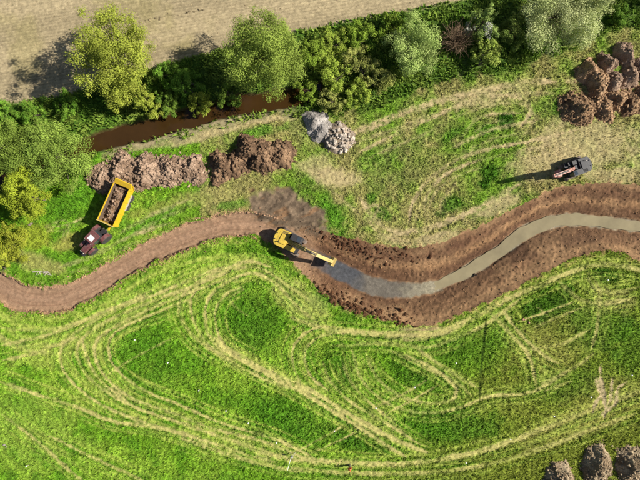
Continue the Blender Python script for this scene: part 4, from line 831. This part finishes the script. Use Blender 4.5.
# ------------------------------------------------------------------ person in orange
def skin(name, verts, edges, radii, mat, parent):
    me = bpy.data.meshes.new(name); me.from_pydata(verts, edges, []); o = bpy.data.objects.new(name, me); COL.objects.link(o); o.parent = parent
    m = o.modifiers.new('skin', 'SKIN'); m.use_smooth_shade = True
    for k, rr in enumerate(radii): me.skin_vertices[0].data[k].radius = (rr, rr) if not isinstance(rr, tuple) else rr
    me.skin_vertices[0].data[0].use_root = True
    o.modifiers.new('sub', 'SUBSURF').levels = 2; o.modifiers['sub'].render_levels = 2
    me.materials.append(mat); return o
pe = empty('person', W(349.5, 465.5, z1(349.5, 465.5)), math.radians(110)); tag(pe, 'person in an orange jacket standing on the pale track at the bottom edge', 'person')
BV = [(0, 0, .95), (0, 0, 1.15), (0, 0, 1.40), (0, 0, 1.52), (.01, 0, 1.62), (.01, 0, 1.72),
      (0, .10, .90), (.01, .11, .50), (-.01, .12, .08), (.14, .13, .04), (0, -.10, .90), (.03, -.11, .50), (.02, -.12, .08), (.17, -.13, .04),
      (0, .19, 1.41), (-.02, .25, 1.13), (.08, .27, .90), (.13, .27, .82), (0, -.19, 1.41), (-.02, -.25, 1.13), (.08, -.27, .90), (.13, -.27, .82)]
BE = [(0, 1), (1, 2), (2, 3), (3, 4), (4, 5), (0, 6), (6, 7), (7, 8), (8, 9), (0, 10), (10, 11), (11, 12), (12, 13), (2, 14), (14, 15), (15, 16), (16, 17), (2, 18), (18, 19), (19, 20), (20, 21)]
BRd = [.13, .12, .13, .055, .095, .08, .085, .06, .045, .035, .085, .06, .045, .035, .055, .045, .03, .03, .055, .045, .03, .03]
skin('body', BV, BE, BRd, M_skin, pe)
skin('jacket', [BV[i] for i in (1, 0, 2, 14, 15, 16, 18, 19, 20)], [(0, 1), (0, 2), (2, 3), (3, 4), (4, 5), (2, 6), (6, 7), (7, 8)], [.165, .16, .17, .09, .075, .06, .09, .075, .06], M_orange, pe)
skin('trousers', [(0, 0, .92)] + [BV[i] for i in (6, 7, 8, 10, 11, 12)], [(0, 1), (1, 2), (2, 3), (0, 4), (4, 5), (5, 6)], [.145, .11, .085, .075, .11, .085, .075], M_navy, pe)
for s in (1, -1):
    for q in range(5):                                   # fingers of each hand
        y = s * .27; fx = .10 + q * .018
        MB().cyl((fx, y, .82), (fx + .015, y - s * .01, .755 if q else .79), .009, 6).cyl((fx + .015, y - s * .01, .755 if q else .79), (fx + .03, y - s * .03, .72 if q else .765), .008, 6).build('finger', M_skin, pe)
    MB().box((.07, s * .125, .05), (.30, .11, .10), None, .035).build('boot', M_black, pe)
hm = MB().lathe([(.13, 0), (.128, .05), (.10, .11), (.05, .14), (.01, .145)], (0, 0, 0), 18)
hm.bm.transform(Matrix.Translation((.01, 0, 1.70)) @ Matrix.Rotation(math.pi / 2, 4, 'X')); hm.box((.12, 0, 1.705), (.10, .18, .015)); hm.build('hard_hat', M_orange, pe)

# ------------------------------------------------------------------ survey stakes, branches, stray stones
ST = [(169, 362, 'white-topped stake at the upper end of the row inside the left loop of tracks'), (200, 389, 'white-topped stake, second from the top of the diagonal row'), (227, 410, 'white-topped stake in the middle of the diagonal row'), (249, 422, 'white-topped stake, fourth down the diagonal row'), (277, 441, 'white-topped stake at the lower end of the diagonal row by the pale track'),
      (136, 339, 'white-topped stake below the stripped strip inside the left loop'), (335, 430, 'white-topped stake at the end of a thin pale track near the bottom'), (376, 407, 'white-topped stake beside the wide diagonal track'), (414, 386, 'white-topped stake inside the small oval loop of tracks'), (455, 362, 'white-topped stake left of the thin dark furrow'), (465, 461, 'white-topped stake right of the person in orange'),
      (509, 438, 'white-topped stake above and left of the bottom heaps'), (552, 415, 'white-topped stake between the bottom heaps and the scuffed earth'), (589, 396, 'white-topped stake left of the bare scuffed earth'), (630, 374, 'white-topped stake right of the bare scuffed earth'), (606, 280, 'white-topped stake in the dark grass below the right channel bank'), (29, 465, 'white-topped stake in the bottom left corner')]
first = None
for a, b, lb in ST:
    t = empty('survey_stake', W(a, b, z1(a, b))); tag(t, lb, 'stake', 'survey stakes in the lower meadow'); t.rotation_euler = (rng.normal() * .08, rng.normal() * .08, rng.uniform(0, 3))
    if first is None:
        first = (MB().prism([(-.025, -.1), (.025, -.1), (.025, .62), (-.025, .62)], -.025, .025).build('post', M_wood, t), MB().box((0, 0, .60), (.19, .15, .16), None, .03).build('marker_cap', M_white, t))
    else:
        for o in first: c = o.copy(); COL.objects.link(c); c.parent = t
def lump_thing(name, label, cat, px, py, n, spread, size, col, mat, seed):
    r = np.random.default_rng(seed); t = empty(name, W(px, py, z1(px, py))); tag(t, label, cat)
    for k in range(n): clods('piece', np.array([[r.normal() * spread, r.normal() * spread, size * .3]]), size * r.uniform(.6, 1.2), col, mat, t, seed * 10 + k)
lump_thing('molehill', 'small pinkish clump of soil in the dark grass below the right bank', 'soil clump', 526, 319, 4, .22, .2, A(206, 160, 130), M_soil, 3)
lump_thing('stone_cluster', 'small grey stone cluster at the left edge of the lower meadow', 'stones', 5, 445, 4, .2, .17, A(170, 162, 150), M_stone, 4)
lump_thing('dark_clod', 'dark clod sitting at the lower water edge of the channel', 'soil clod', 477, 277, 4, .22, .3, A(58, 48, 40), M_soil, 5)
lump_thing('pale_boulder', 'pale boulder at the foot of the bright yellow-green tree', 'stone', 30, 226, 2, .2, .3, A(196, 176, 160), M_stone, 6)
def branch(label, pts, rad, mat, seed):
    r = np.random.default_rng(seed); b0 = W(*pts[0]); t = empty('fallen_branch', W(pts[0][0], pts[0][1], z1(*pts[0]))); tag(t, label, 'branch')
    P = [W(a, b, .12 + .05 * k % .2) - Vector((b0.x, b0.y, 0)) for k, (a, b) in enumerate(pts)]; ra = np.linspace(rad, rad * .4, len(P)); paths = [(P, ra)]
    for k in range(5):
        s = P[0].lerp(P[-1], r.uniform(.2, .9)); paths.append(([s, s + Vector((r.normal() * .7, r.normal() * .7, r.uniform(.1, .4)))], [rad * .5, rad * .2]))
    tubes(paths, mat, 'wood', t)
M_pale = paint_mat('bleached_wood', tuple(A(226, 214, 200)), .8, .15)
branch('bleached fallen branch lying above the left end of the stripped strip', [(33, 272), (40, 271.5), (50, 273)], .10, M_pale, 1)
branch('pale twiggy branch beside the bleached one above the stripped strip', [(44, 273), (48, 271), (52, 275)], .07, M_pale, 2)
# grey instrument box with a thin pale pole
t = empty('survey_pole', W(292.5, 454, z1(292.5, 454))); tag(t, 'thin white pole leaning from a small grey tripod near the bottom track', 'survey pole')
for k in range(3):
    a = k * 2.1 + .4; MB().cyl((math.cos(a) * .45, math.sin(a) * .45, 0), (0, 0, .95), .03, 6).build('leg', M_grey, t)
MB().box((0, 0, 1.02), (.28, .24, .26), None, .04).build('instrument', M_grey, t)
MB().cyl((-.15, -.3, .05), (-.75, -2.2, .9), .03, 8).build('pole', M_white, t)
